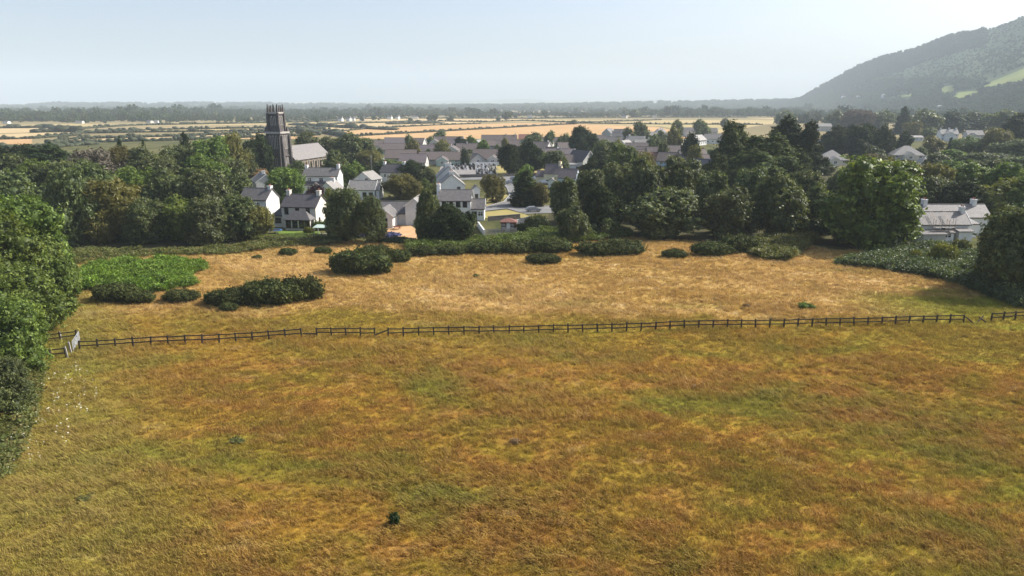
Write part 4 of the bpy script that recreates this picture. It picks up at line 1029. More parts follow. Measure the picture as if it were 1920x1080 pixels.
    rows('trees in the gardens behind the biggest tree', [
        (1545, 300, 304, 54, 'smalldark', 'dark garden tree left below the first hipped bungalow'), (1632, 318, 288, 46, 'olive', 'dull green garden tree right below the first hipped bungalow'),
        (1672, 300, 300, 50, 'farbright', 'green garden tree below the left end of the second hipped bungalow'), (1760, 330, 288, 50, 'far', 'dark garden tree right of the small pyramid roof'),
        (1795, 345, 282, 56, 'farbright', 'green garden tree below the white house with chimneys'), (1640, 372, 276, 40, 'far', 'dark tree between the two hipped bungalows'),
        (1612, 400, 262, 44, 'fardark', 'dark tree at the foot of the clipped evergreen mass'), (1660, 395, 262, 36, 'fardark', 'dark tree at the right foot of the clipped evergreen mass'),
        (1540, 410, 262, 36, 'fardark', 'dark tree at the left foot of the clipped evergreen mass'), (1776, 262, 300, 74, 'bright', 'leafy tree in the dip above the bright clumpy trees'),
        (1855, 270, 300, 80, 'syc', 'dark leafy tree between the bright clumpy trees'), (1925, 290, 290, 90, 'syc', 'dark leafy tree at the right edge below the yellow crown'),
        (1720, 246, 312, 56, 'smallolive', 'pale shrubby tree right of the feathery one'), (1575, 520, 244, 40, 'far', 'green tree above the clipped evergreen mass')])
    rows('garden trees in the estate', [
        (767, 460, 252, 18, 'far', 'small tree behind the dark estate roof, left'), (773, 378, 264, 32, 'farolive', 'dull round tree among the left estate roofs'),
        (823, 560, 246, 26, 'far', 'dark round tree at the edge of the barley'), (806, 540, 256, 16, 'far', 'tiny tree left of the round one by the barley'),
        (829, 400, 262, 30, 'farolive', 'olive round tree between the two gabled bungalows'), (864, 450, 258, 28, 'fardark', 'dark low tree beside the long estate ridge'),
        (886, 440, 256, 22, 'farbright', 'light green garden tree left of the long grey roof'), (871, 345, 279, 18, 'fardark', 'dark upright shrub right of the green gabled bungalow'),
        (947, 425, 258, 15, 'farolive', 'yellow green tree before the long grey roof'), (1000, 480, 250, 42, 'far', 'hedge like trees right of the red roof'),
        (1030, 500, 246, 20, 'far', 'dark tree above the gabled estate house'), (1058, 480, 252, 34, 'far', 'tree left of the big round estate tree'),
        (1016, 330, 284, 30, 'farbright', 'light green tree right of the dark church lawn trees'), (1200, 560, 230, 34, 'far', 'tree behind the pale estate cluster'),
        (1180, 520, 240, 26, 'far', 'dark shrub tree right of the white twin gables'), (1264, 420, 238, 34, 'farolive', 'grey green tree before the row of pale roofs'),
        (1293, 340, 250, 34, 'fardark', 'blue green conifer like tree before the pale roofs'), (1244, 350, 265, 24, 'smalldark', 'small dark ball shaped tree in the estate'),
        (1302, 310, 272, 34, 'smallolive', 'pale bushy tree under the blue green one'), (1226, 470, 252, 28, 'farbright', 'green hedge tree left of the white gabled house'),
        (1270, 640, 225, 22, 'far', 'dark bush on the field edge behind the estate, left'), (1312, 640, 226, 34, 'far', 'dark thicket on the field edge behind the estate, right'),
        (1240, 500, 245, 20, 'far', 'dark garden tree beside the white gabled house'), (1160, 330, 262, 24, 'farolive', 'bright bush left of the estate cluster'),
        (905, 380, 262, 24, 'farbright', 'green shrub tree before the grey gables')])
    rows('single trees on the plain', [
        (1076, 1080, 225, 16, 'far', 'lone tree in the field above the big round tree'), (403, 1500, 209, 12, 'far', 'lone round tree at the top of the heath'),
        (851, 1700, 208, 10, 'far', 'lone tree on the hedge beyond the barley'), (890, 1800, 203, 34, 'fardark', 'dark clump of trees beyond the barley, left of the white farmhouse'),
        (315, 1450, 212, 8, 'far', 'little tree on the heath left of the lone round one'), (1360, 900, 222, 20, 'far', 'dark clump by the greenish field'),
        (1190, 1650, 206, 26, 'far', 'pair of tall trees at the end of the barley'), (1468, 1000, 208, 34, 'far', 'tall tree showing above the cypresses')])
trees()

# ------------------------------------------------------------------ houses
def win_meshes():
    f = MB()   # frame of a 1 x 1 window on the wall plane y=0, facing -y
    f.box(-0.5, -0.045, 0, 0.5, 0.0, 0.07); f.box(-0.5, -0.045, 0.93, 0.5, 0.0, 1.0); f.box(-0.5, -0.045, 0.07, -0.42, 0.0, 0.93)
    f.box(0.42, -0.045, 0.07, 0.5, 0.0, 0.93); f.box(-0.035, -0.04, 0.07, 0.035, 0.0, 0.93); f.box(-0.42, -0.04, 0.60, -0.035, 0.0, 0.65); f.box(0.035, -0.04, 0.60, 0.42, 0.0, 0.65)
    s = MB(); s.box(-0.56, -0.13, -0.075, 0.56, 0.0, -0.003)
    p = MB(); p.box(-0.43, -0.018, 0.06, 0.43, -0.002, 0.94)
    d = MB(); d.box(-0.5, -0.05, 0, 0.5, 0.0, 1.0)
    return f.mesh('window_frame'), p.mesh('pane'), d.mesh('door'), s.mesh('sill')
WF, WP, WD, WS = win_meshes()
PANES = {}
FACE = {'front': 0, 'right': 90, 'back': 180, 'left': -90}
def block(root, ox, oy, rz, L, W, eave, rise, wall, roof, hip=False, over=0.3, base=-0.3, verge=None, wins=(), doors=(), chim=(), lean=False, gutter=True):
    """one gabled (ridge along x), hipped or lean-to block of a house, front wall on y=0 facing -y. ox,oy,rz place it in the house."""
    B = Matrix.Translation((ox, oy, 0)) @ Matrix.Rotation(R(rz), 4, 'Z')
    def put(o, m):
        o.parent = root; o.matrix_local = m; return o
    l = L / 2; m = MB(); yr = W if lean else W / 2
    if hip:
        m.box(-l, 0, base, l, W, eave)
    elif lean:
        m.poly([(-l, 0, base), (l, 0, base), (l, W, base), (-l, W, base), (-l, 0, eave), (l, 0, eave), (l, W, eave + rise), (-l, W, eave + rise)],
               [(3, 2, 1, 0), (0, 1, 5, 4), (1, 2, 6, 5), (2, 3, 7, 6), (3, 0, 4, 7), (4, 5, 6, 7)])
    else:
        m.poly([(-l, 0, base), (l, 0, base), (l, W, base), (-l, W, base), (-l, 0, eave), (l, 0, eave), (l, W, eave), (-l, W, eave), (-l, yr, eave + rise), (l, yr, eave + rise)],
               [(3, 2, 1, 0), (0, 1, 5, 4), (2, 3, 7, 6), (1, 2, 6, 9, 5), (3, 0, 4, 8, 7), (4, 5, 9, 8), (6, 7, 8, 9)])
    put(link('wall', m.mesh('wall'), M[wall]), B)
    r = MB(); th = 0.16; sl = rise / yr; e = over; x0, x1 = -l - over * 0.8, l + over * 0.8; ez = eave - sl * e + 0.03; rzz = eave + rise + 0.03
    if hip:
        h = min(W / 2, l * 0.95); yb, yf = W + e, -e
        p = [(x0, yf, ez), (x1, yf, ez), (x1, yb, ez), (x0, yb, ez), (-l + h, W / 2, rzz), (l - h, W / 2, rzz)]
        r.poly(p + [(a, b, c + th) for a, b, c in p[:4]] + [(-l + h, W / 2, rzz + th), (l - h, W / 2, rzz + th)],
               [(6, 7, 11, 10), (7, 8, 11), (8, 9, 10, 11), (9, 6, 10), (0, 1, 7, 6), (1, 2, 8, 7), (2, 3, 9, 8), (3, 0, 6, 9), (0, 3, 2, 1)])
    elif lean:
        r.poly([(x0, -e, ez), (x1, -e, ez), (x1, W, rzz), (x0, W, rzz), (x0, -e, ez + th), (x1, -e, ez + th), (x1, W, rzz + th), (x0, W, rzz + th)],
               [(3, 2, 1, 0), (4, 5, 6, 7), (0, 1, 5, 4), (1, 2, 6, 5), (2, 3, 7, 6), (3, 0, 4, 7)])
    else:
        q = [(-e, ez), (yr, rzz), (W + e, ez), (W + e, ez + th), (yr, rzz + th), (-e, ez + th)]
        r.poly([(x0, a, b) for a, b in q] + [(x1, a, b) for a, b in q],
               [(0, 5, 4, 1), (1, 4, 3, 2), (6, 7, 10, 11), (7, 8, 9, 10), (5, 11, 10, 4), (4, 10, 9, 3), (0, 1, 7, 6), (1, 2, 8, 7), (0, 6, 11, 5), (2, 3, 9, 8)])
    ro = put(link('roof', r.mesh('roof'), M[roof]), B)
    if not hip and not lean:
        c = MB(); c.box(x0 + 0.02, yr - 0.11, rzz + th - 0.08, x1 - 0.02, yr + 0.11, rzz + th + 0.05)
        put(link('ridge_tiles', c.mesh('ridge_tiles'), M[roof]), B)
    if verge and not hip and not lean:
        for sx in (-1, 1):
            v = MB(); xa, xb = (x1 - 0.02, x1 + 0.06) if sx > 0 else (x0 - 0.06, x0 + 0.02); q = [(-e - 0.04, ez - 0.06), (yr, rzz - 0.06), (W + e + 0.04, ez - 0.06), (W + e + 0.04, ez + th + 0.05), (yr, rzz + th + 0.06), (-e - 0.04, ez + th + 0.05)]
            v.poly([(xa, a, b) for a, b in q] + [(xb, a, b) for a, b in q],
                   [(0, 1, 4, 5), (1, 2, 3, 4), (6, 11, 10, 7), (7, 10, 9, 8), (5, 4, 10, 11), (4, 3, 9, 10), (0, 6, 7, 1), (1, 7, 8, 2), (0, 5, 11, 6), (2, 8, 9, 3)])
            put(link('verge_board', v.mesh('verge_board'), M[verge]), B)
    if gutter and not lean:
        g = MB(); g.box(x0 + 0.03, -e - 0.10, ez - 0.03, x1 - 0.03, -e - 0.004, ez + 0.07); put(link('gutter', g.mesh('gutter'), M['darktrim']), B)
    for (t, w, hgt) in chim:
        cx = t * (l - 0.45); cm = MB(); cm.box(cx - 0.42, yr - w / 2, eave + rise * 0.35, cx + 0.42, yr + w / 2, rzz + hgt)
        cm.box(cx - 0.50, yr - w / 2 - 0.08, rzz + hgt + 0.001, cx + 0.50, yr + w / 2 + 0.08, rzz + hgt + 0.15)
        co = put(link('chimney', cm.mesh('chimney'), M[wall]), B)
        for k in ((-0.25, 0.25) if w > 0.9 else (0,)):
            pt = MB(); pt.tube((cx, yr + k * w, rzz + hgt + 0.15), (cx, yr + k * w, rzz + hgt + 0.55), 0.14, 0.11, 7)
            link('chimney_pot', pt.mesh('chimney_pot'), M['pot'], co)
    def facem(face, u, z):
        if face == 'front': return B @ Matrix.Translation((u, 0, z))
        if face == 'right': return B @ Matrix.Translation((l, W / 2 + u, z)) @ Matrix.Rotation(R(90), 4, 'Z')
        if face == 'left': return B @ Matrix.Translation((-l, W / 2 - u, z)) @ Matrix.Rotation(R(-90), 4, 'Z')
        return B @ Matrix.Translation((-u, W, z)) @ Matrix.Rotation(R(180), 4, 'Z')
    for wn in wins:
        face, u, z, w, h = wn[:5]
        fm = 'darktrim' if len(wn) > 5 else 'trim'
        o = put(link('window', WF, M[fm], slot=True), facem(face, u, z) @ Matrix.Diagonal((w, 1, h, 1)))
        link('pane', WP, M['glass'], o, slot=True); link('sill', WS, M[fm], o, slot=True)
    for dn in doors:
        face, u, w, h = dn[:4]
        o = put(link('door', WD, M[dn[4] if len(dn) > 4 else 'darktrim'], slot=True), facem(face, u, 0.05) @ Matrix.Diagonal((w, 1, h, 1)))
    return B
def house(px, py, yaw, label, name='house', cat='house', group=None, D=None, xy=None):
    x, y = xy if xy else ((X(px, D), D) if D else G(px, py))
    return empty(name, (x, y, 0), R(yaw), label, cat, group)
def W2(xs, z, w, h, face='front', dark=False): return [(face, x, z, w, h) + ((1,) if dark else ()) for x in xs]

def main_houses():
    # cream house with the hipped sunroom
    h = house(562, 427, -9, 'cream two storey house with dark slate roof and hipped sunroom')
    block(h, 0, 0, 0, 8.4, 7.0, 4.9, 2.4, 'cream', 'slatedark', chim=[(-1, 1.1, 0.9), (1, 1.1, 0.9)],
          wins=W2((-3.0, -0.3, 2.3), 3.2, 1.0, 1.5, dark=True) + [('right', -1.6, 0.9, 0.9, 1.4, 1)], doors=[('front', -2.6, 1.0, 2.1)])
    block(h, -5.6, 0.9, 0, 2.8, 4.6, 2.7, 1.6, 'cream', 'slatedark', hip=True, wins=W2((-0.1,), 0.9, 1.5, 1.2, dark=True))
    block(h, 0.9, -2.9, 0, 6.0, 2.9, 2.5, 1.5, 'cream', 'slate', hip=True, wins=W2((-2.2, -0.6, 1.0, 2.4), 0.5, 1.3, 1.8, dark=True) + [('right', 0, 0.5, 1.6, 1.8, 1)])
    # white gables left of it
    h = house(498, 412, -14, 'tall bright white gable half hidden by the thin olive tree')
    block(h, -3.2, 0, 0, 7.5, 6.0, 5.0, 2.4, 'white', 'slate', chim=[(1, 1.0, 0.6)], wins=W2((-2, 1.5), 3.0, 1.0, 1.2))
    h = house(478, 372, -62, 'grey gabled house with bright side wall above the bright gable')
    block(h, 0, 0, 0, 9.0, 6.0, 5.2, 2.2, 'white', 'slatelight', chim=[(0.2, 1.0, 0.8)], verge='trim', wins=W2((-2, 1.0, 3), 3.2, 1.0, 1.2) + W2((-2, 2), 0.9, 1.0, 1.3))
    # two storey white house
    h = house(602, 362, -3, 'two storey white house with six windows and porch canopy')
    block(h, 0, 0, 0, 11.4, 6.4, 5.5, 2.3, 'white', 'slate', chim=[(-1, 1.1, 0.8), (1, 1.3, 1.1)],
          wins=W2((-3.6, 0.3, 3.9), 3.75, 1.4, 1.2) + W2((-3.6, 3.9), 0.95, 1.5, 1.25), doors=[('front', 0.3, 1.2, 2.2)])
    block(h, -2.1, -1.5, 0, 7.4, 1.5, 2.75, 0.9, 'white', 'slatedark', lean=True, wins=W2((-1.2,), 0.95, 1.4, 1.2))
    block(h, 0.3, -1.9, 90, 1.9, 2.6, 2.6, 0.9, 'white', 'slatedark', doors=[('left', 0, 1.3, 2.1)])
    # grey-white bungalow with twin white verges
    h = house(662, 374, -6, 'grey white bungalow with bright double verge at its right end')
    block(h, 2.4, 0.8, 0, 8.2, 6.0, 2.9, 2.4, 'white', 'slatelight', verge='trim', wins=W2((1.0, 3.0), 0.8, 1.2, 1.3, dark=True))
    block(h, -3.0, -1.6, 90, 8.0, 6.2, 2.9, 2.7, 'white', 'slatelight', chim=[(0.4, 1.4, 0.8)], wins=[('left', -0.9, 0.9, 1.2, 1.2, 1)])
    block(h, 7.2, 1.6, 0, 0.9, 5.0, 3.0, 2.5, 'white', 'slatelight', verge='trim')
    # small gable behind
    h = house(707, 352, -20, 'small pale gabled house with one dark window')
    block(h, 0, 0, 90, 7.0, 7.0, 3.0, 2.4, 'white', 'slatelight', wins=[('left', 1.6, 2.2, 1.1, 1.3, 1)])
    h = house(734, 344, -14, 'white house with almost black roof and two end chimneys')
    block(h, 0, 0, 0, 8.6, 7.0, 4.0, 2.6, 'white', 'slatedark', chim=[(-1, 1.1, 0.8), (1, 1.3, 1.0)], wins=W2((-2.4, 1.8), 2.2, 1.0, 1.2) + W2((0.5,), 1.0, 0.9, 1.0, 'right'))
    # tall white house, ridge running away
    h = house(870, 385, 8, 'tall pale white house with two stepped gables by the road')
    block(h, 0, 0, 90, 8.5, 7.2, 6.2, 2.9, 'white', 'slatelight', chim=[(-0.9, 1.2, 0.8)], wins=[('left', 1.9, 4.6, 1.0, 1.2, 1)] + W2((-2, 1.5), 3.4, 1.0, 1.2, 'front'))
    block(h, -0.8, 9.0, 90, 8.0, 6.4, 7.6, 2.9, 'white', 'slatelight', chim=[(-0.9, 1.8, 0.9)])
    block(h, 4.5, 0.6, 90, 3.0, 1.9, 4.8, 0.8, 'white', 'slate', wins=[('left', 0, 2.0, 0.9, 1.3, 1)])
    # long grey roofed house
    h = house(852, 413, -1, 'long grey roofed house behind the dark holly dome')
    block(h, 0.1, 0, 0, 8.0, 6.6, 4.9, 2.2, 'white', 'slate', chim=[(-1.2, 1.2, 1.4)], wins=W2((-2.6, -0.9, 0.9, 2.6), 3.3, 1.1, 1.3, dark=True) + W2((-1.5, 3.3), 0.8, 1.1, 1.4, dark=True))
    block(h, 5.8, 0.4, 0, 3.2, 5.0, 2.9, 2.0, 'white', 'slate', verge='trim', wins=W2((0.7,), 1.0, 1.3, 1.1), doors=[('front', -0.8, 1.2, 2.1)])
    # bungalow with glazed gable
    h = house(742, 424, -4, 'bungalow with pale glazed gable facing the gravel yard')
    block(h, 0.6, 2.6, 0, 11.5, 6.4, 2.7, 2.3, 'white', 'slate', wins=W2((3.4, 5.0), 0.8, 1.2, 1.3, dark=True))
    block(h, 0, 0, 90, 6.0, 4.4, 2.7, 1.9, 'white', 'slate', verge='trim', doors=[('left', 0.1, 1.8, 2.3, 'glass')])
    block(h, 6.2, 5.4, 90, 7.0, 4.2, 4.6, 1.6, 'white', 'slatelight', verge='trim')
    # houses right of the road
    h = house(1034, 345, -20, 'cream gabled house with steep brown roof right of the road')
    block(h, 0, 0, 0, 6.0, 6.0, 3.6, 3.2, 'yellowwall', 'tilepurple', chim=[(0.9, 1.4, 0.9)], over=0.1)
    block(h, -4.6, 1.0, 0, 3.4, 5.0, 2.5, 1.8, 'yellowwall', 'tilepurple')
    h = house(1062, 352, -20, 'pale blue gabled house with brown roof beside the cream one')
    block(h, 0, 0, 0, 6.4, 6.2, 3.2, 3.0, 'bluewall', 'tilepurple', over=0.1)
    block(h, -3.6, -1.0, 90, 3.0, 2.2, 2.4, 0.9, 'white', 'slate')
    h = house(1074, 321, 0, 'low white flat roofed garage above the pale blue gable', 'garage', 'garage')
    block(h, 0, 0, 0, 7.5, 5.0, 2.7, 0.3, 'white', 'slatelight', lean=True, wins=W2((1.8,), 0.9, 0.9, 1.1, dark=True))
    # white cottage row at the right
    h = house(1790, 449, 1, 'long white cottage with tall chimneys behind a scaffold')
    block(h, 0.6, 5.2, 0, 20.0, 6.0, 4.0, 2.3, 'white', 'naveslate', chim=[(-0.36, 1.2, 1.1), (0.80, 1.2, 1.1)])
    block(h, -2.6, 0, 0, 10.8, 5.2, 3.3, 2.2, 'white', 'naveslate', verge='trim', chim=[(0.98, 1.1, 1.0)], wins=W2((-0.2, 3.0), 1.5, 0.8, 1.0, dark=True))
    block(h, 4.6, 2.6, 0, 3.4, 3.0, 3.0, 1.0, 'white', 'naveslate', hip=True)
    block(h, 0.9, -2.0, 0, 2.8, 2.0, 2.0, 0.35, 'white', 'naveslate', lean=True)
    block(h, -3.1, -1.7, 0, 3.4, 1.7, 1.7, 0.35, 'white', 'naveslate', lean=True, wins=W2((0.4,), 0.7, 1.6, 0.85))
    block(h, -6.3, -3.0, 0, 4.8, 3.4, 1.6, 0.5, 'greywall', 'naveslate', lean=True)
main_houses()

def estate():
    def R_(px, py, zr, eave, L, W, yaw, wall, roof, label, gable=None, hip=False, chim=(), extra=None, grp='houses of the estate', verge=None, rise=None):
        """placed by a ridge pixel: zr = ridge height"""
        x, y = G(px, py, zr); zr += 0.3; eave -= 0.25 if eave < 3 else 0; W += 1.5 if eave < 3 else 0; rise_ = zr - eave
        c, s_ = math.cos(R(yaw)), math.sin(R(yaw)); ox, oy = x + s_ * W / 2, y - c * W / 2
        h = house(0, 0, yaw, label, 'bungalow' if zr < 6 else 'house', 'bungalow' if zr < 6 else 'house', grp, xy=(ox, oy))
        n = max(2, int(L / 3.2)); ws = [(i + 0.5) / n * L - L / 2 for i in range(n)]
        block(h, 0, 0, 0, L, W, eave, rise_, wall, roof, hip=hip, chim=chim, verge=verge, over=0.5,
              wins=W2(ws, 1.0, 1.5, 1.1) + (W2(ws, 3.6, 1.2, 1.1) if eave > 4.2 else []) + [('right', 0, 1.0, 1.3, 1.1)])
        if gable:
            gu, gw, gl = gable; block(h, gu, -gl, 90, gl + W / 2, gw, eave, min(rise_ - 0.15, gw * 0.32), wall, roof, verge='trim', wins=[('left', 0, 1.0, 1.6, 1.2)])
        return h
    wb = 'tilebrown'
    R_(742, 259, 5.2, 2.5, 15, 8, 3, 'estate', 'tilepurple', 'long dark roofed bungalow at the left of the estate behind the dull tree')
    R_(700, 264, 5.0, 2.5, 12, 8, 5, 'estate', wb, 'pale roofed bungalow at the left end of the estate')
    R_(784, 260, 5.2, 2.5, 9, 8, -10, 'estate', wb, 'small dark roofed bungalow with white gable end before the barley', verge='trim')
    R_(795, 273, 5.4, 2.5, 14, 8.5, -6, 'estate', 'tilepurple', 'brown roofed bungalow with a tiny white gable at its right', verge='trim')
    R_(735, 270, 5.2, 2.5, 15, 9, 4, 'estate', wb, 'second brown roof from the left in the estate')
    R_(842, 257, 5.4, 2.5, 20, 8, -2, 'estate', wb, 'wide bungalow with front gable at the edge of the barley', gable=(-6, 6, 4), verge='trim')
    R_(880, 270, 5.2, 2.5, 15, 8, -4, 'estate', wb, 'bungalow with a white chimney stack and pale left gable', gable=(-5, 7, 5), chim=[(-0.2, 0.9, 0.9)])
    R_(812, 286, 5.2, 2.5, 13, 9, 4, 'greywall', wb, 'mossy brown roofed bungalow above the graveyard trees')
    R_(856, 286, 5.4, 2.6, 11, 8, 2, 'greenwall', wb, 'green gabled bungalow just above the graveyard', gable=(-3.6, 5.5, 4))
    R_(917, 281, 6.2, 2.7, 15, 10, -3, 'estate', wb, 'large bungalow with dormers facing the graveyard', gable=(5.2, 5, 2.5))
    R_(893, 289, 4.6, 2.4, 6, 6, -70, 'estate', wb, 'small white gable between the green gabled and the dormered bungalow')
    R_(936, 254, 5.6, 2.6, 26, 8, -2, 'estate', wb, 'long ridged grey brown terrace before the barley', chim=[(0.4, 1.0, 0.8), (0.95, 1.8, 0.9)])
    R_(984, 253, 5.4, 2.6, 9, 8, 0, 'greenwall', 'redroof', 'reddish roofed house with pale green lower wall')
    R_(898, 263, 5.0, 2.5, 8, 7, 62, 'white', 'slatelight', 'pale grey gable left of the long terrace')
    R_(920, 264, 5.0, 2.5, 12, 7, 10, 'estate', wb, 'pale gabled bungalow below the long terrace', gable=(-3.5, 6, 4))
    R_(1016, 267, 5.2, 2.5, 10, 8, -24, 'estate', wb, 'bungalow with bright verge and white chimney above the lawn trees', verge='trim', chim=[(0.9, 0.9, 0.8)])
    R_(1030, 258, 5.4, 2.5, 13, 8, -10, 'estate', wb, 'bungalow with pale cross gable near the big round tree', gable=(4, 6, 4))
    R_(1048, 280, 5.4, 2.5, 16, 9, -6, 'estate', 'tilepurple', 'purple brown roofed bungalow with a bright gable edge', verge='trim', chim=[(0.1, 0.8, 1.0)])
    R_(1034, 277, 5.0, 2.5, 7, 6, -30, 'estate', wb, 'small white peaked gable left of the purple brown roof', verge='trim')
    R_(1090, 284, 7.0, 3.2, 11, 8, -52, 'white', 'slatedark', 'steep black roofed house with white edge left of the central trees', verge='trim')
    R_(752, 282, 5.6, 2.5, 15, 10, 4, 'estate', wb, 'brown roof at the left of the estate above the church trees')
    R_(776, 290, 5.4, 2.5, 12, 9, -3, 'estate', 'tilepurple', 'purple roof lowest left in the estate behind the dark trees')
    R_(952, 264, 5.4, 2.5, 15, 9, -4, 'estate', wb, 'brown roof between the long terrace and the lawn trees')
    R_(968, 276, 5.6, 2.5, 14, 9, 4, 'estate', wb, 'brown roof just behind the bare trunked tree')
    R_(1002, 281, 5.4, 2.5, 13, 9, -8, 'estate', 'tilepurple', 'purple roof behind the larger lawn tree')
    R_(1066, 268, 5.4, 2.5, 13, 9, 6, 'estate', wb, 'brown roof left below the big round estate tree')
    R_(1058, 291, 5.2, 2.5, 12, 8, -6, 'estate', wb, 'low brown roof above the cream gabled house')
    R_(1112, 268, 5.6, 2.6, 13, 9, -10, 'white', 'slate', 'grey roof right below the big round estate tree')
    R_(826, 271, 5.4, 2.5, 12, 9, 3, 'estate', wb, 'brown roof behind the olive round tree', verge='trim')
    R_(860, 263, 5.2, 2.5, 12, 8, -8, 'estate', 'tilepurple', 'purple roof just below the wide gabled bungalow')
    # right hand part of the estate
    R_(1142, 242, 8.0, 4.8, 11, 8, 60, 'greywall', 'slate', 'tall grey gabled house at the top of the estate')
    R_(1164, 243, 7.6, 4.8, 11, 8, -4, 'white', 'slatedark', 'white house with twin white gables at the top of the estate', gable=(2.8, 4.6, 2), verge='trim')
    R_(1166, 250, 6.0, 3.0, 14, 8, -12, 'white', 'slate', 'grey roof stepped below the twin gables')
    R_(1192, 256, 6.4, 3.4, 12, 8, -18, 'white', 'slatelight', 'pale roofed house at the middle of the stepped cluster', verge='trim', chim=[(-0.8, 0.9, 0.8)])
    R_(1172, 264, 5.6, 2.7, 10, 8, 55, 'white', 'slatelight', 'pale gable facing the camera in the stepped cluster', verge='trim')
    R_(1194, 269, 5.4, 2.6, 13, 8, -10, 'estate', wb, 'brown roof below the pale cluster, left one')
    R_(1212, 276, 5.4, 2.6, 13, 8, -16, 'estate', wb, 'brown roof below the pale cluster, right one', verge='trim')
    R_(1231, 277, 5.2, 2.6, 10, 7, -6, 'estate', wb, 'small brown roof left of the ball shaped tree')
    R_(1226, 287, 5.4, 2.6, 9, 7.5, -4, 'cream', 'redroof', 'pinkish roofed bungalow just above the central sycamores')
    R_(1254, 287, 5.8, 2.8, 9, 8, -24, 'bluewall', wb, 'brown roofed bungalow with a pale blue gable')
    R_(1238, 242, 8.0, 4.8, 12, 8, 58, 'white', 'slate', 'tall white gabled house left of the grey green tree', chim=[(0.3, 0.9, 0.7)])
    R_(1282, 240, 7.2, 4.4, 20, 8, -4, 'white', 'slate', 'long pale terrace under the field edge, left part', gable=(5, 4.5, 2), verge='trim')
    R_(1325, 241, 7.2, 4.4, 18, 8, -4, 'white', 'slate', 'long pale terrace under the field edge, right part', gable=(-4, 4.5, 2), verge='trim')
    R_(1308, 254, 6.6, 3.6, 13, 8, 50, 'white', 'slatelight', 'pale gable house before the long terrace')
    R_(1278, 262, 6.2, 3.4, 10, 8, 40, 'white', 'slatelight', 'white walled house behind the blue green tree')
    R_(1300, 291, 5.2, 2.6, 14, 9, -3, 'estate', wb, 'wide brown roof just left of the cypress group')
    h = R_(1322, 300, 7.0, 4.0, 8, 8, -30, 'greywall', 'navy', 'navy slate roofed house with white edged gable above the sycamores', grp=None, verge='trim')
    R_(1118, 254, 5.8, 2.7, 14, 9, -6, 'estate', wb, 'brown roof between the big round tree and the grey gable')
    R_(1150, 257, 5.8, 2.7, 13, 9, -14, 'estate', 'slate', 'grey roof left of the stepped cluster')
    R_(1210, 262, 5.8, 2.7, 13, 9, -8, 'white', 'slatelight', 'pale roof right of the stepped cluster')
    R_(1216, 248, 6.2, 3.2, 14, 9, 4, 'white', 'slatelight', 'pale roof behind the hedge tree of the estate')
    R_(1258, 250, 6.4, 3.4, 13, 9, -6, 'white', 'slate', 'grey roof between the tall white gable and the terrace')
    R_(1266, 274, 5.6, 2.7, 14, 9, -10, 'estate', wb, 'brown roof right of the ball shaped tree')
    R_(1298, 281, 5.6, 2.7, 13, 9, 6, 'estate', wb, 'brown roof behind the wide one left of the cypresses')
    R_(1340, 252, 6.4, 3.4, 15, 9, -4, 'white', 'slate', 'grey roof touching the cypress group on the left')
    R_(1180, 282, 5.4, 2.6, 13, 9, -6, 'estate', wb, 'brown roof above the yellow green crown')
    R_(1130, 285, 5.4, 2.6, 11, 8, 8, 'estate', wb, 'brown roof glimpsed right of the steep black roof')
    # right of the cypresses
    R_(1560, 283, 6.2, 2.7, 13, 11, -14, 'cream', 'slatelight', 'hip roofed bungalow with dark front valley, left of two', hip=True, gable=(2.2, 4.5, 2), grp=None)
    R_(1700, 275, 6.4, 2.7, 15, 11, -14, 'cream', 'slatelight', 'hip roofed bungalow with dark front valley, right of two', hip=True, gable=(2.0, 5, 2), grp=None)
    R_(1738, 293, 4.4, 2.2, 6, 6, -10, 'cream', 'slatelight', 'small pale pyramid roof right of the second hipped bungalow', hip=True, grp=None)
    R_(1778, 243, 8.6, 5.4, 13, 8, -6, 'white', 'slatelight', 'white house with three chimneys below the hill', chim=[(-0.95, 1.1, 0.9), (0.1, 1.4, 0.9), (0.97, 1.2, 0.9)], gable=(0.5, 5, 2.5), grp=None)
    R_(1826, 245, 8.2, 5.2, 12, 8, -4, 'greywall', 'slate', 'grey house with twin bright dormer tops right of the three chimneys', gable=(-2, 3, 1.5), grp=None)
    R_(1710, 255, 3.6, 2.9, 14, 8, -3, 'white', 'slatelight', 'low white roofed building behind the small dark round tree', grp=None)
    R_(1524, 262, 6.5, 4.2, 9, 7, -40, 'white', 'slate', 'pale house glimpsed between cypress trunk and dark evergreens', grp=None)
    R_(1538, 232, 7.6, 5.0, 22, 9, -6, 'greywall', 'slatelight', 'large pale grey roofed building behind the cypresses', gable=(-3, 5, 2), grp=None)
    R_(1890, 310, 6.0, 3.2, 8, 7, -40, 'white', 'slatelight', 'white house glimpsed through the right hand trees', grp=None)
estate()
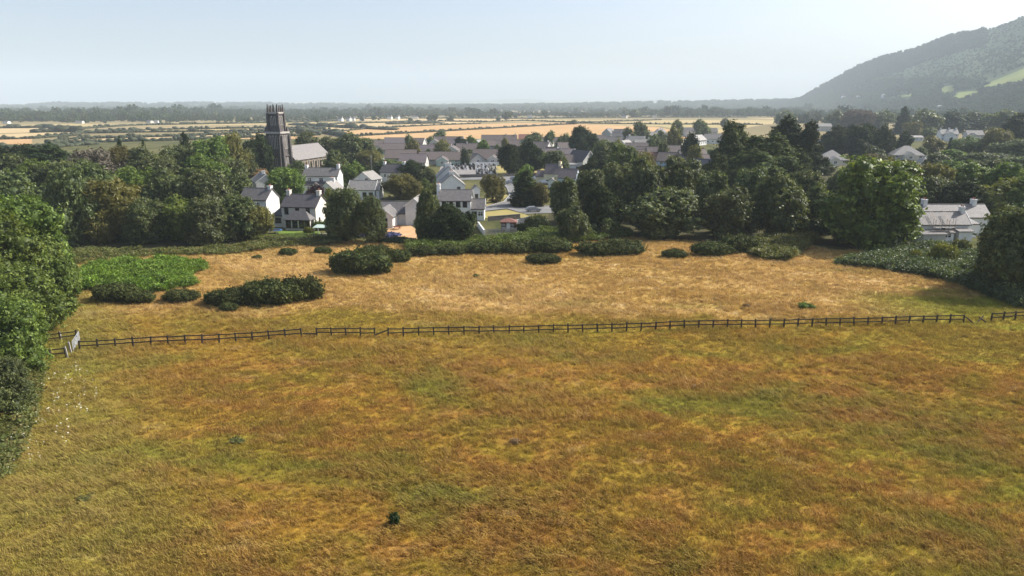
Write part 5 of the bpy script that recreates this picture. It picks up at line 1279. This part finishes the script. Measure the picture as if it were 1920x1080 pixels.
def farms():
    L = [(652, 227.0, 12, 'white', 'tall white farmhouse group on the plain right of the church tower'), (661, 226.8, 9, 'white', 'smaller white farm gable beside the tall farmhouse'),
         (637, 227.3, 10, 'white', 'low white farm building left of the tall farmhouse'), (679, 226.4, 12, 'cream', 'low pale barn right of the tall farmhouse'),
         (730, 223.8, 11, 'white', 'white cottage on the plain left of the scrub strip, first'), (744, 223.6, 9, 'white', 'white cottage on the plain left of the scrub strip, second'),
         (778, 223.4, 15, 'white', 'long low white shed at the edge of the far woods'), (942, 222.8, 11, 'white', 'white gabled farmhouse before the woods above the barley'),
         (994, 222.4, 10, 'white', 'white gable beside the tall trees right of the farmhouse'), (147, 231.2, 15, 'cream', 'pale barn among the far left trees'),
         (278, 230.2, 14, 'cream', 'pale barn at the upper edge of the heath'), (292, 230, 8, 'white', 'small white hut beside the pale heath barn'),
         (10, 231.5, 11, 'white', 'white farm building at the far left edge'), (1170, 221.6, 13, 'cream', 'pale buildings at the end of the barley, left'),
         (1228, 221.4, 11, 'cream', 'pale buildings at the end of the barley, right')]
    for k, (px, py, l, w, lb) in enumerate(L):
        x, y = G(px, py); h = empty('farmhouse', (x, y, -0.3), R((k * 37) % 60 - 40), lb, 'farmhouse', 'farms on the plain')
        ev, ri = (2.6, 1.5) if px < 300 else (4.4, 2.6); block(h, 0, 0, 0, l * 0.8, 6, ev, ri, w, 'slate', chim=[(0.9, 1.0, 1.0)] if l < 13 and px > 300 else (), wins=W2((-l * 0.25, l * 0.25), 1.2, 1.2, 1.3), gutter=False)
    for px, py, l, lb in [(1588, 184.0, 40, 'white shed roof at the foot of the hill, left'), (1612, 183.5, 22, 'white shed roof at the foot of the hill, middle'), (1662, 181, 26, 'white shed roof at the foot of the hill, right'),
                          (1772, 203, 34, 'pale flat shed below the hill fields'), (1840, 203, 12, 'tiny white cottage below the hill fields')]:
        v = hill_find(px, py)
        a, b, c = (q[0] for q in hill_pt(np.array([float(px)]), np.array([v])))
        h = empty('hill_shed', (a, b, c + 1.5), 0.1, lb, 'shed', 'sheds under the hill')
        q = 0.8 if py > 196 else 1.0; block(h, 0, 0, 0, l, 12 * q, 5.0 * q, 2.5 * q, 'white', 'slatelight', base=-22.0, wins=W2((0,), 1.2 * q, 3 * q, 1.6 * q), gutter=False)
farms()

# ------------------------------------------------------------------ church
def church():
    h = empty('church', (X(526, 284), 284, 0), R(-13), 'dark stone church with tall pinnacled tower and pale roofed nave', 'church')
    def part(name, mb, mat, parent=h): return link(name, mb.mesh(name), M[mat], parent)
    tw = part('tower', MB().frustum(0, 0, -0.3, 17.2, 3.45, 3.45, 3.0, 3.0), 'tower')
    up = part('belfry_stage', MB().frustum(0, 0, 17.9, 24.6, 2.25, 2.25, 1.95, 1.95), 'tower')
    part('string_course', MB().box(-3.45, -3.45, 17.2, 3.45, 3.45, 17.9), 'ashlar')
    part('string_course', MB().box(-3.62, -3.62, 8.6, 3.62, 3.62, 8.95), 'tower')
    part('parapet', MB().box(-2.3, -2.3, 24.6, 2.3, 2.3, 25.2), 'ashlar')
    for sx in (-1, 1):
        for sy in (-1, 1):
            part('buttress', MB().frustum(sx * 3.55, sy * 2.75, -0.3, 16.4, 0.95, 0.55, 0.32, 0.45), 'tower')
            part('buttress', MB().frustum(sx * 2.75, sy * 3.55, -0.3, 16.4, 0.55, 0.95, 0.45, 0.32), 'tower')
            part('corner_shaft', MB().frustum(sx * 2.2, sy * 2.2, 17.9, 25.0, 0.48, 0.48, 0.30, 0.30), 'tower')
            part('pinnacle', MB().frustum(sx * 2.0, sy * 2.0, 25.2, 28.1, 0.36, 0.36, 0.13, 0.13), 'tower')
            part('weathering', MB().frustum(sx * 2.75, sy * 2.75, 17.9, 19.6, 0.72, 0.72, 0.2, 0.2), 'tower')
    for k in (-0.68, 0.68):
        for s_ in (-1, 1):
            part('pinnacle', MB().frustum(k, s_ * 2.05, 25.2, 27.7, 0.26, 0.26, 0.10, 0.10), 'tower')
            part('pinnacle', MB().frustum(s_ * 2.05, k, 25.2, 27.7, 0.26, 0.26, 0.10, 0.10), 'tower')
    # lancets: pointed pale surround and dark opening
    def lancet(w, hh):
        def ring(a, top): return [(-a, 0), (a, 0), (a, top - a * 1.7), (a * 0.62, top - a * 0.6), (0, top), (-a * 0.62, top - a * 0.6), (-a, top - a * 1.7)]
        o, i = ring(w / 2, hh), ring(w / 2 - 0.17, hh - 0.22); i = [(a, b + 0.12 if b == 0 else b) for a, b in i]; n = 7
        f = MB(); f.poly([(a, -0.12, b) for a, b in o] + [(a, -0.12, b) for a, b in i] + [(a, 0.02, b) for a, b in o] + [(a, 0.02, b) for a, b in i],
                         [q for k in range(n) for q in ((k, (k + 1) % n, n + (k + 1) % n, n + k), (2 * n + k, k, (k + 1) % n, 2 * n + (k + 1) % n)[::-1], (n + k, n + (k + 1) % n, 3 * n + (k + 1) % n, 3 * n + k))])
        p = MB(); p.poly([(a, -0.015, b) for a, b in i], [tuple(range(n))]); return f.mesh('lancet'), p.mesh('opening')
    lb = lancet(0.95, 5.2); ln = lancet(1.15, 4.0); lu = lancet(0.9, 3.4)
    def put(ms, m, mat='ashlar'):
        o = link('lancet_window', ms[0], M[mat], h, slot=True); o.matrix_local = m; link('opening', ms[1], M['glass'], o, slot=True)
    for face in (0, 90, -90):
        Rm = Matrix.Rotation(R(face), 4, 'Z')
        for u in (-1.35, 0, 1.35): put(lb, Rm @ Matrix.Translation((u, -3.13, 11.4)) @ Matrix.Rotation(R(-1.5), 4, 'X'))
        for u in (-0.9, 0.9): put(lb, Rm @ Matrix.Translation((u, -3.33, 3.0)) @ Matrix.Rotation(R(-1.5), 4, 'X'))
        for u in (-0.7, 0.7): put(lu, Rm @ Matrix.Translation((u, -2.14, 20.3)) @ Matrix.Rotation(R(-2.5), 4, 'X'))
    W, L = 10.6, 29.0
    block(h, W / 2, 3.1 + L / 2, 90, L, W, 6.9, 5.0, 'nave', 'naveslate', over=0.35, gutter=True)
    for k in range(7):
        y = 3.1 + 2.2 + k * 4.0
        put(ln, Matrix.Translation((W / 2, y, 2.4)) @ Matrix.Rotation(R(90), 4, 'Z'))
        part('buttress', MB().frustum(W / 2 + 0.4, y + 2.0, -0.3, 5.6, 0.5, 0.35, 0.18, 0.32), 'nave')
    put(ln, Matrix.Translation((4.2, 3.1, 1.5)), 'nave')
church()

# ------------------------------------------------------------------ roads, lawns, yards
def grounds():
    gsheet('road', [(936, 336), (980, 334), (985, 352), (978, 372), (1000, 384), (1040, 386), (1040, 399), (985, 401), (950, 391), (905, 396), (905, 389), (945, 378), (955, 366), (951, 353)], 0.02, M['asphalt'])
    gsheet('road', [(936, 336.2), (980, 334.2), (1060, 329), (1060, 326), (985, 329), (880, 333), (780, 338), (780, 341), (880, 337)], 0.028, M['asphalt'])
    gsheet('lawn', [(915, 312), (1030, 309), (1035, 322), (985, 326), (920, 327)], -0.02, M['lawn'])
    gsheet('verge', [(905, 398), (950, 393), (985, 402), (996, 408), (940, 410), (908, 409)], 0.03, M['lawn'])
    gsheet('verge', [(908, 387), (908, 376), (930, 366), (948, 362), (952, 367), (942, 376)], 0.03, M['lawn'])
    gsheet('yard', [(700, 440), (712, 424), (770, 422), (790, 438), (780, 450), (705, 450)], -0.01, M['gravel'])
    gsheet('garden_lawn', [(495, 440), (530, 432), (600, 434), (600, 444), (500, 450)], -0.015, M['greenlawn'])
    gsheet('garden_lawn', [(560, 372), (660, 368), (670, 380), (560, 385)], -0.015, M['greenlawn'])
    gsheet('churchyard', [(820, 331), (828, 307), (932, 306), (932, 329)], -0.03, M['pave'])
    gsheet('estate_road', [(1195, 296), (1215, 270), (1250, 252), (1262, 252), (1290, 285), (1290, 300)], -0.03, M['pave'])
    gsheet('estate_road', [(690, 300), (700, 296), (1080, 292), (1080, 295), (700, 300)], -0.035, M['asphalt'])
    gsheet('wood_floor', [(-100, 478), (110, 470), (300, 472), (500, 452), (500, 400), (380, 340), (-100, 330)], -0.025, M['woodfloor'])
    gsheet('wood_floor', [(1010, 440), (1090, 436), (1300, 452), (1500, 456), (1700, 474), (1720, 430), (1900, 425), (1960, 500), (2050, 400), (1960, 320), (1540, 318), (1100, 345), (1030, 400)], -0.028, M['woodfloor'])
    # raised kerb round the bend
    K = [G(*p) for p in [(936, 336), (951, 353), (955, 366), (945, 378), (905, 389)]]
    mb = MB()
    for (x0, y0), (x1, y1) in zip(K[:-1], K[1:]):
        d = Vector((x1 - x0, y1 - y0)).normalized(); n = Vector((-d.y, d.x)) * 0.09
        mb.poly([(x0 - n.x, y0 - n.y, -0.1), (x1 - n.x, y1 - n.y, -0.1), (x1 + n.x, y1 + n.y, -0.1), (x0 + n.x, y0 + n.y, -0.1),
                 (x0 - n.x, y0 - n.y, 0.14), (x1 - n.x, y1 - n.y, 0.14), (x1 + n.x, y1 + n.y, 0.14), (x0 + n.x, y0 + n.y, 0.14)],
                [(3, 2, 1, 0), (4, 5, 6, 7), (0, 1, 5, 4), (1, 2, 6, 5), (2, 3, 7, 6), (3, 0, 4, 7)])
    link('kerb', mb.mesh('kerb'), M['kerb'], kind='structure')
grounds()

# ------------------------------------------------------------------ fences, gate
POST = MB().box(-0.08, -0.08, -0.3, 0.08, 0.08, 1.22).mesh('post')
RAIL = MB().box(0, -0.03, -0.065, 1, 0.03, 0.065).mesh('rail')
def fence(pxs, label, rails=(0.55, 1.05), gap=1.87, mat='wood', seed=0, post=1.0):
    rnd = random.Random(seed); P = [Vector(G(*p)) for p in pxs]; root = empty('rail_fence', (P[0].x, P[0].y, 0), 0, label, 'fence', 'post and rail fences')
    seg = [(b - a).length for a, b in zip(P[:-1], P[1:])]; tot = sum(seg); n = max(1, round(tot / gap)); pts = []
    for i in range(n + 1):
        d = tot * i / n
        for (a, b), l in zip(zip(P[:-1], P[1:]), seg):
            if d <= l + 1e-6: pts.append(a + (b - a) * (d / l)); break
            d -= l
    zg = lambda p: float(meadow_z(p.x, p.y))
    for p in pts:
        o = link('post', POST, M[mat], root, (p.x - P[0].x, p.y - P[0].y, zg(p) - 0.02), (rnd.gauss(0, .03), rnd.gauss(0, .035), rnd.uniform(-.2, .2)), (1, 1, post * rnd.uniform(0.95, 1.06)), slot=True)
    for a, b in zip(pts[:-1], pts[1:]):
        d = b - a; ang = math.atan2(d.y, d.x); nrm = Vector((math.sin(ang), -math.cos(ang))) * 0.112
        for z in rails:
            za, zb = zg(a) + z + rnd.gauss(0, .02), zg(b) + z + rnd.gauss(0, .02)
            link('rail', RAIL, M[mat], root, (a.x - P[0].x + nrm.x, a.y - P[0].y + nrm.y, za), (0, -math.atan2(zb - za, d.length), ang), (d.length * 1.004, 1, 1), slot=True)
    return root
def fences():
    fence([(150, 657), (300, 648), (450, 640), (566, 634)], 'left run of dark rail fence from the gate to the first gap', seed=1)
    fence([(595, 633), (703, 632)], 'short middle run of rail fence between the two gaps', seed=2)
    fence([(728, 632), (900, 628), (1150, 621), (1400, 615), (1600, 611), (1806, 606)], 'longest run of rail fence across the middle of the meadow', seed=3)
    fence([(1858, 603), (1925, 600)], 'rail fence stub at the right edge beyond the broken gap', seed=4)
    fence([(70, 676), (124, 670)], 'low rail fence stub left of the gate, nearer the camera', seed=5)
    fence([(84, 645), (144, 638)], 'dark rail fence stub behind the open gate', seed=6)
    # low rails bridging the gaps and fallen timber
    def fallen(a, b, z0, z1, label):
        A, B = G(*a), G(*b); l = math.hypot(B[0] - A[0], B[1] - A[1])
        link('fallen_rail', RAIL, M['wood'], None, (A[0], A[1], z0), (0, -math.atan2(z1 - z0, l), math.atan2(B[1] - A[1], B[0] - A[0])), (math.hypot(l, z1 - z0), 1.3, 1.2), label=label, cat='rail', slot=True)
    fallen((568, 634), (594, 633), 0.6, 0.5, 'single low rail across the first gap of the fence'); fallen((704, 632), (729, 632), 0.3, 0.95, 'slanting rail at the second gap of the fence')
    fallen((1808, 605), (1826, 608), 0.85, 0.1, 'broken rail drooping at the right end of the long fence'); fallen((1830, 608), (1842, 603), 0.05, 0.8, 'leaning broken post in the right gap of the fence')
    fallen((1834, 603), (1850, 606), 0.6, 0.1, 'broken rail lying beside the leaning post in the right gap')
    # open field gate
    a, b = Vector(G(138, 661)), Vector(G(150, 641)); d = b - a; l = d.length
    g = empty('field_gate', (a.x, a.y, 0.05), math.atan2(d.y, d.x), 'pale galvanised field gate standing open at the left fence end', 'gate')
    for x in (0, l / 2, l): link('stile', MB().tube((x, 0, 0.1), (x, 0, 1.3), 0.035, 0.035, 6).mesh('stile'), M['metal'], g)
    for z in (0.15, 0.34, 0.54, 0.76, 1.0, 1.27): link('bar', MB().tube((0, 0, z), (l, 0, z), 0.028, 0.028, 6).mesh('bar'), M['metal'], g)
    link('brace', MB().tube((0, 0.03, 0.15), (l, 0.03, 1.25), 0.022, 0.022, 6).mesh('brace'), M['metal'], g)
    m = MB()
    for k in range(1, 14): m.tube((l * k / 14, -0.02, 0.15), (l * k / 14, -0.02, 1.25), 0.012, 0.012, 4)
    for k in range(13): link('mesh_wire', MB().tube((l * (k + 1) / 14, -0.02, 0.15), (l * (k + 1) / 14, -0.02, 1.25), 0.014, 0.014, 4).mesh('mesh_wire'), M['metal'], g)
    for px, py, hh, mt, lb in [(134, 664, 1.5, 'palewood', 'pale gate post at the hinge of the open gate'), (127, 671, 1.35, 'palewood', 'pale leaning post at the end of the nearer fence stub'), (116, 641, 1.3, 'palewood', 'pale thin post in the fence behind the gate')]:
        x, y = G(px, py); link('gate_post', MB().frustum(0, 0, -0.3, hh, 0.09, 0.09, 0.075, 0.075).frustum(0, 0, hh, hh + 0.06, 0.075, 0.075, 0.02, 0.02).mesh('gate_post'), M[mt], None, (x, y, 0), (0.05, -0.06, 0.2), label=lb, cat='post')
fences()

# ------------------------------------------------------------------ village details
def car(px, py, yaw, mat, label, van=False):
    x, y = G(px, py); r = empty('parked_van' if van else 'parked_car', (x, y, 0.035), R(yaw), label, 'van' if van else 'car')
    prof = ([(-2.4, .35), (-2.4, 1.85), (-2.1, 2.05), (1.0, 2.05), (1.7, 1.2), (2.35, 1.0), (2.4, .35)] if van else [(-2.05, .35), (-2.1, .85), (-1.9, 1.0), (-1.2, 1.42), (0.35, 1.45), (1.1, .98), (1.95, .82), (2.08, .38)])
    n = len(prof); b = MB(); w = 0.86
    b.poly([(a, -w * (0.86 if z > 1.2 else 1), z) for a, z in prof] + [(a, w * (0.86 if z > 1.2 else 1), z) for a, z in prof],
           [tuple(range(n))[::-1], tuple(range(n, 2 * n))] + [(i, (i + 1) % n, n + (i + 1) % n, n + i) for i in range(n)])
    link('body', b.mesh('body'), M[mat], r)
    for sy in (-1, 1):
        q = MB(); y0 = sy * w * 0.93; y1 = sy * w * 0.885
        z0, z1 = (1.3, 1.8) if van else (1.0, 1.36); xa, xb = (0.1, 1.2) if van else (-1.35, 0.75)
        q.poly([(xa, y0 * 1.01, z0), (xb, y0 * 1.01, z0), (xb - 0.45, y1, z1), (xa + 0.35, y1, z1)], [(0, 1, 2, 3)]); link('side_window', q.mesh('side_window'), M['glass'], r)
    ws = MB(); (ax, az), (bx, bz) = ((1.72, 1.24), (1.04, 2.0)) if van else ((1.08, 1.02), (0.40, 1.44))
    ws.poly([(ax + .03, -w * .8, az), (ax + .03, w * .8, az), (bx + .03, w * .74, bz), (bx + .03, -w * .74, bz)], [(0, 1, 2, 3)]); link('windscreen', ws.mesh('windscreen'), M['glass'], r)
    for sx in (-1.3, 1.3):
        for sy in (-1, 1):
            wh = link('wheel', MB().tube((sx, sy * 0.70, 0.31), (sx, sy * 0.89, 0.31), 0.31, 0.31, 12).mesh('wheel'), M['tyre'], r)
            link('rim', MB().tube((sx, sy * 0.885, 0.31), (sx, sy * 0.905, 0.31), 0.19, 0.17, 10).mesh('rim'), M['metal'], wh)
    for sy in (-1, 1): link('headlight', MB().box(1.93, sy * 0.62 - 0.15, 0.62, 2.06, sy * 0.62 + 0.15, 0.76).mesh('headlight'), M['trim'], r)
def details():
    car(1008, 338, -28, 'carwhite', 'white car parked nearest the cream gabled house'); car(1022, 345, -32, 'carwhite', 'second white car parked by the pale blue gable')
    car(966, 338, 8, 'cargrey', 'silver car parked on the road behind the dark conifer'); car(958, 345, 10, 'cargrey', 'silver car on the road nearer the bend')
    car(1540, 436, 20, 'carwhite', 'white van half hidden left of the biggest tree', True)
    car(700, 291, 10, 'carwhite', 'white van roof among the trees right of the nave', True)
    car(1060, 318, 0, 'carwhite', 'white van beside the flat roofed garage', True)
    car(1215, 286, 30, 'carwhite', 'white car on the pale estate road'); car(1262, 270, -20, 'cargrey', 'silver car on the pale estate road by the ball shaped tree')
    car(905, 300, 5, 'cargrey', 'silver car beside the dormered bungalow'); car(1000, 397, 12, 'cargrey', 'silver car at the road junction below the dark conifer')
    for px, py, hh, lb in [(616, 330, 8.0, 'thin wooden pole at the right of the nave'), (697, 330, 8.5, 'wooden pole with crossarm right of the church trees'), (932, 352, 7.0, 'wooden pole beside the road bend'),
                           (1040, 372, 7.5, 'wooden pole behind the pale blue gable'), (870, 296, 8.0, 'wooden pole in front of the estate'), (1190, 300, 8.0, 'wooden pole above the central sycamores')]:
        x, y = G(px, py); p = empty('telegraph_pole', (x, y, 0), R(20), lb, 'pole', 'telegraph poles in the village')
        link('pole', MB().tube((0, 0, -0.5), (0, 0, hh), 0.13, 0.09, 8).mesh('pole'), M['palewood'], p); link('crossarm', MB().box(-0.8, -0.06, hh - 0.7, 0.8, 0.06, hh - 0.58).mesh('crossarm'), M['palewood'], p)
        for k in (-0.65, -0.25, 0.25, 0.65): link('insulator', MB().tube((k, 0, hh - 0.58), (k, 0, hh - 0.42), 0.04, 0.03, 6).mesh('insulator'), M['trim'], p)
    # graves
    rng = random.Random(4); gm = []
    for k in range(4):
        w, hh = (0.35, 1.0) if k < 2 else (0.42, 0.8); m = MB(); m.box(-w, -0.08, -0.1, w, 0.08, hh * 0.72)
        m.poly([(-w, -.08, hh * .72), (w, -.08, hh * .72), (w, .08, hh * .72), (-w, .08, hh * .72), (-w * .5, -.08, hh), (w * .5, -.08, hh), (w * .5, .08, hh), (-w * .5, .08, hh)], [(4, 5, 6, 7), (0, 1, 5, 4), (1, 2, 6, 5), (2, 3, 7, 6), (3, 0, 4, 7)])
        m.box(-w - .1, -0.2, -0.1, w + .1, 0.2, 0.12); gm.append(m.mesh('gravestone'))
    for row in range(9):
        for c in range(13):
            px = 834 + c * 7.6 + (row % 2) * 3 + rng.uniform(-1, 1); py = 329 - row * 2.25 + rng.uniform(-.3, .3)
            if 852 < px < 890 and py > 318: continue
            x, y = G(px, py); mt = rng.choice(['grave', 'grave', 'gravedark', 'trim', 'gravedark'])
            nth = ['front', 'second', 'third', 'fourth', 'fifth', 'sixth', 'seventh', 'eighth', 'rearmost'][row]
            link('gravestone', gm[rng.randrange(4)], M[mt], None, (x, y, -0.02), (rng.gauss(0, .04), rng.gauss(0, .04), R(-20) + rng.gauss(0, .1)), (1.25, 1.25, rng.uniform(1.1, 1.6)),
                 label='%s gravestone in the %s churchyard row, %s the tall white house' % ({'grave': 'grey', 'gravedark': 'black', 'trim': 'white'}[mt], nth, 'left of' if px < 860 else 'just right of' if px < 900 else 'well right of'), cat='gravestone', group='gravestones in the churchyard', slot=True)
    def wall(a, b, hh, th, mat, name, label):
        A, B = G(*a), G(*b); l = math.hypot(B[0] - A[0], B[1] - A[1]); m = MB(); m.box(0, -th / 2, -0.3, l, th / 2, hh); m.box(-0.04, -th / 2 - 0.05, hh + 0.002, l + 0.04, th / 2 + 0.05, hh + 0.09)
        link(name, m.mesh(name), M[mat], None, (A[0], A[1], 0), (0, 0, math.atan2(B[1] - A[1], B[0] - A[0])), label=label, cat='wall')
    wall((822, 333), (935, 331), 1.0, 0.4, 'stonewall', 'churchyard_wall', 'dark stone wall along the front of the churchyard')
    wall((878, 310), (936, 309), 1.2, 0.25, 'white', 'garden_wall', 'pale wall below the dormered bungalow')
    wall((936, 331.5), (1030, 327.5), 0.9, 0.4, 'stonewall', 'lawn_wall', 'dark wall in front of the church lawn trees')
    wall((896, 424), (908, 441), 1.1, 0.25, 'white', 'yard_wall', 'white sloping wall at the left end of the grey picket fence')
    wall((968, 428), (996, 420), 1.9, 0.2, 'greywall', 'garden_wall', 'tall grey wall right of the red summerhouse')
    wall((915, 414), (975, 409), 1.0, 0.3, 'stonewall', 'garden_wall', 'low dark wall between the verge and the summerhouse')
    # grey picket fence
    A, B = Vector(G(909, 440)), Vector(G(968, 437)); d = B - A; l = d.length; n = 26
    f = empty('picket_fence', (A.x, A.y, 0), math.atan2(d.y, d.x), 'pale grey picket fence in front of the red summerhouse', 'fence')
    pk = MB(); pk.box(-0.075, -0.015, -0.1, 0.075, 0.015, 1.15); pk.poly([(-0.075, -0.015, 1.15), (0.075, -0.015, 1.15), (0.075, 0.015, 1.15), (-0.075, 0.015, 1.15), (0, -0.015, 1.27), (0, 0.015, 1.27)], [(0, 1, 4), (1, 2, 5, 4), (2, 3, 5), (3, 0, 4, 5)]); pm = pk.mesh('picket')
    for i in range(n): link('picket', pm, M['palewood'], f, (l * (i + 0.5) / n, -0.06, 0), slot=True)
    for z in (0.3, 0.9): link('rail', RAIL, M['palewood'], f, (0, 0, z), None, (l, 1, 1), slot=True)
    for i in range(4): link('post', POST, M['palewood'], f, (l * i / 3, 0.05, 0), slot=True)
    # red summerhouse
    h = house(953, 433, -4, 'small red brown summerhouse with pinkish roof behind the picket fence', 'summerhouse', 'summerhouse')
    block(h, 0, 0, 0, 3.4, 2.8, 2.0, 0.6, 'redwood', 'redroof', hip=True, wins=W2((-1.1, 0.9), 0.7, 0.8, 0.9), doors=[('front', 0, 0.8, 1.8, 'trim')])
    # garden shelter with a pale green roof
    x, y = G(607, 443); s = empty('garden_shelter', (x, y, 0), R(-8), 'open garden shelter with pale green felt roof below the cream house', 'shelter')
    link('roof', MB().poly([(-1.9, -1.3, 2.0), (1.9, -1.3, 2.0), (1.9, 1.3, 2.3), (-1.9, 1.3, 2.3), (-1.9, -1.3, 2.1), (1.9, -1.3, 2.1), (1.9, 1.3, 2.4), (-1.9, 1.3, 2.4)], [(3, 2, 1, 0), (4, 5, 6, 7), (0, 1, 5, 4), (1, 2, 6, 5), (2, 3, 7, 6), (3, 0, 4, 7)]).mesh('roof'), M['greenwall'], s)
    for sx in (-1.7, 1.7):
        for sy in (-1.1, 1.1): link('post', MB().box(sx - .06, sy - .06, -0.1, sx + .06, sy + .06, 2.1 + sy * .1).mesh('post'), M['palewood'], s)
    link('bench', MB().box(-1.2, 0.5, 0.4, 1.2, 0.95, 0.46).box(-1.1, 0.6, -0.05, -1.0, 0.9, 0.4).box(1.0, 0.6, -0.05, 1.1, 0.9, 0.4).mesh('bench'), M['palewood'], s)
    # trampoline
    x, y = G(517, 437); t = empty('trampoline', (x, y, 0), 0, 'round blue trampoline on the lawn left of the cream house', 'trampoline')
    def disc(r0, r1, z, n=20):
        m = MB(); 
        for i in range(n):
            a = 2 * math.pi * i / n; m.v += [(r0 * math.cos(a), r0 * math.sin(a), z), (r1 * math.cos(a), r1 * math.sin(a), z), (r1 * math.cos(a), r1 * math.sin(a), z - .06)]
        for i in range(n): j = (i + 1) % n; m.f += [(3 * i, 3 * i + 1, 3 * j + 1, 3 * j), (3 * i + 1, 3 * i + 2, 3 * j + 2, 3 * j + 1)]
        return m
    link('pad', disc(1.1, 1.5, 0.75).mesh('pad'), M['bluecloth'], t); link('bed', disc(0.02, 1.1, 0.72).mesh('bed'), M['tyre'], t)
    for k in range(4):
        a = k * 1.571 + .4; link('leg', MB().tube((1.35 * math.cos(a), 1.35 * math.sin(a), -0.1), (1.35 * math.cos(a), 1.35 * math.sin(a), 0.72), 0.03, 0.03, 6).mesh('leg'), M['metal'], t)
    # picnic table
    x, y = G(744, 430); t = empty('picnic_table', (x, y, 0), R(-5), 'red brown picnic table before the glazed gable', 'table')
    link('table_top', MB().box(-.9, -.4, .72, .9, .4, .78).mesh('table_top'), M['redwood'], t)
    for sy in (-.75, .75): link('bench_seat', MB().box(-.9, sy - .15, .42, .9, sy + .15, .47).mesh('bench_seat'), M['redwood'], t)
    for sx in (-.65, .65): link('leg_frame', MB().tube((sx, -.7, 0), (sx, -.25, .72), .05, .05, 5).tube((sx, .7, 0), (sx, .25, .72), .05, .05, 5).box(sx - .03, -.85, .36, sx + .03, .85, .42).mesh('leg_frame'), M['redwood'], t)
    # scaffold on the cottage
    x, y = G(1766, 449.5); s = empty('scaffold', (x, y - 0.3, 0), R(1), 'steel scaffold with ladders against the white cottage roof', 'scaffold')
    for px_ in (-2.6, -1.2, 0.3, 1.6):
        for dy in (-1.0, -0.15): link('standard', MB().tube((px_, dy, 0), (px_, dy, 4.6), 0.04, 0.04, 6).mesh('standard'), M['pole'], s)
    for z in (1.5, 2.8, 3.5, 4.1): link('ledger', MB().tube((-2.8, -1.0, z), (1.8, -1.0, z), 0.035, 0.035, 6).mesh('ledger'), M['pole'], s)
    for k in range(3): link('plank', MB().box(-2.7, -0.95 + k * .27, 2.82, 1.7, -0.71 + k * .27, 2.87).mesh('plank'), M['palewood'], s)
    for u in (-1.9, 0.9):
        ld = link('roof_ladder', MB().tube((u - .22, 0.0, 3.6), (u - .22, 2.5, 5.8), .035, .035, 5).tube((u + .22, 0.0, 3.6), (u + .22, 2.5, 5.8), .035, .035, 5).mesh('roof_ladder'), M['pole'], s)
        for k in range(8): q = (k + .5) / 8; link('rung', MB().tube((u - .22, 2.5 * q, 3.6 + 2.2 * q), (u + .22, 2.5 * q, 3.6 + 2.2 * q), .02, .02, 4).mesh('rung'), M['pole'], ld)
details()

# ------------------------------------------------------------------ shrubs and hedges of the gardens
def garden_fill():
    rng = random.Random(12); n = 0; keep = []
    box = [o.location.copy() for o in COL.objects if o.parent is None and o.get('category') in ('house', 'bungalow', 'church', 'garage')]
    zones = [((700, 1080), (262, 303), 70, 'shrub in the gardens between the estate bungalows'), ((1140, 1340), (245, 300), 40, 'shrub in the gardens of the right hand estate'),
             ((560, 850), (320, 372), 34, 'shrub in the gardens around the white houses'), ((1010, 1110), (320, 350), 12, 'shrub in the gardens right of the road'),
             ((1540, 1900), (262, 330), 30, 'shrub between the houses behind the biggest tree'), ((100, 480), (400, 462), 26, 'undergrowth bush in the shade of the left wood'),
             ((1060, 1560), (405, 446), 30, 'undergrowth bush below the row of sycamores')]
    for (xa, xb), (ya, yb), cnt, lb in zones:
        for k in range(cnt):
            px, py = rng.uniform(xa, xb), rng.uniform(ya, yb); x, y = G(px, py)
            if any((x - b.x) ** 2 + (y - 4 - b.y) ** 2 < 64 for b in box): continue
            if 905 < px < 1045 and 329 < py < 412: continue
            fam = rng.choice(['mini', 'mini', 'small']); me, r0, h0 = CR[fam][n % 3]; n += 1
            sc = rng.uniform(1.2, 2.4) if fam == 'mini' else rng.uniform(0.5, 0.95)
            mt = rng.choice(['syc', 'bright', 'olive', 'syc', 'darkg', 'bramble'] if 'under' not in lb else ['syc', 'bramble', 'syc']); mt = 'dark' if mt == 'darkg' else mt
            link('garden_shrub' if 'under' not in lb else 'undergrowth_bush', me, M[mt], None, (x, y, -0.1), (0, 0, rng.uniform(0, 6.28)), (sc, sc, sc * rng.uniform(0.8, 1.2)), label=({'syc': 'dark green', 'bright': 'fresh green', 'olive': 'olive', 'dark': 'blackish', 'bramble': 'grey green'}[mt] + (' tall ' if fam == 'small' else ' low ') + lb + ', ' + ('front ' if py > (ya + yb) / 2 else 'back ') + ('left' if px < xa + (xb - xa) / 3 else 'middle' if px < xa + (xb - xa) * 2 / 3 else 'right')), cat='shrub', group=lb.replace('shrub', 'shrubs').replace('bush', 'bushes'), slot=True)
garden_fill()
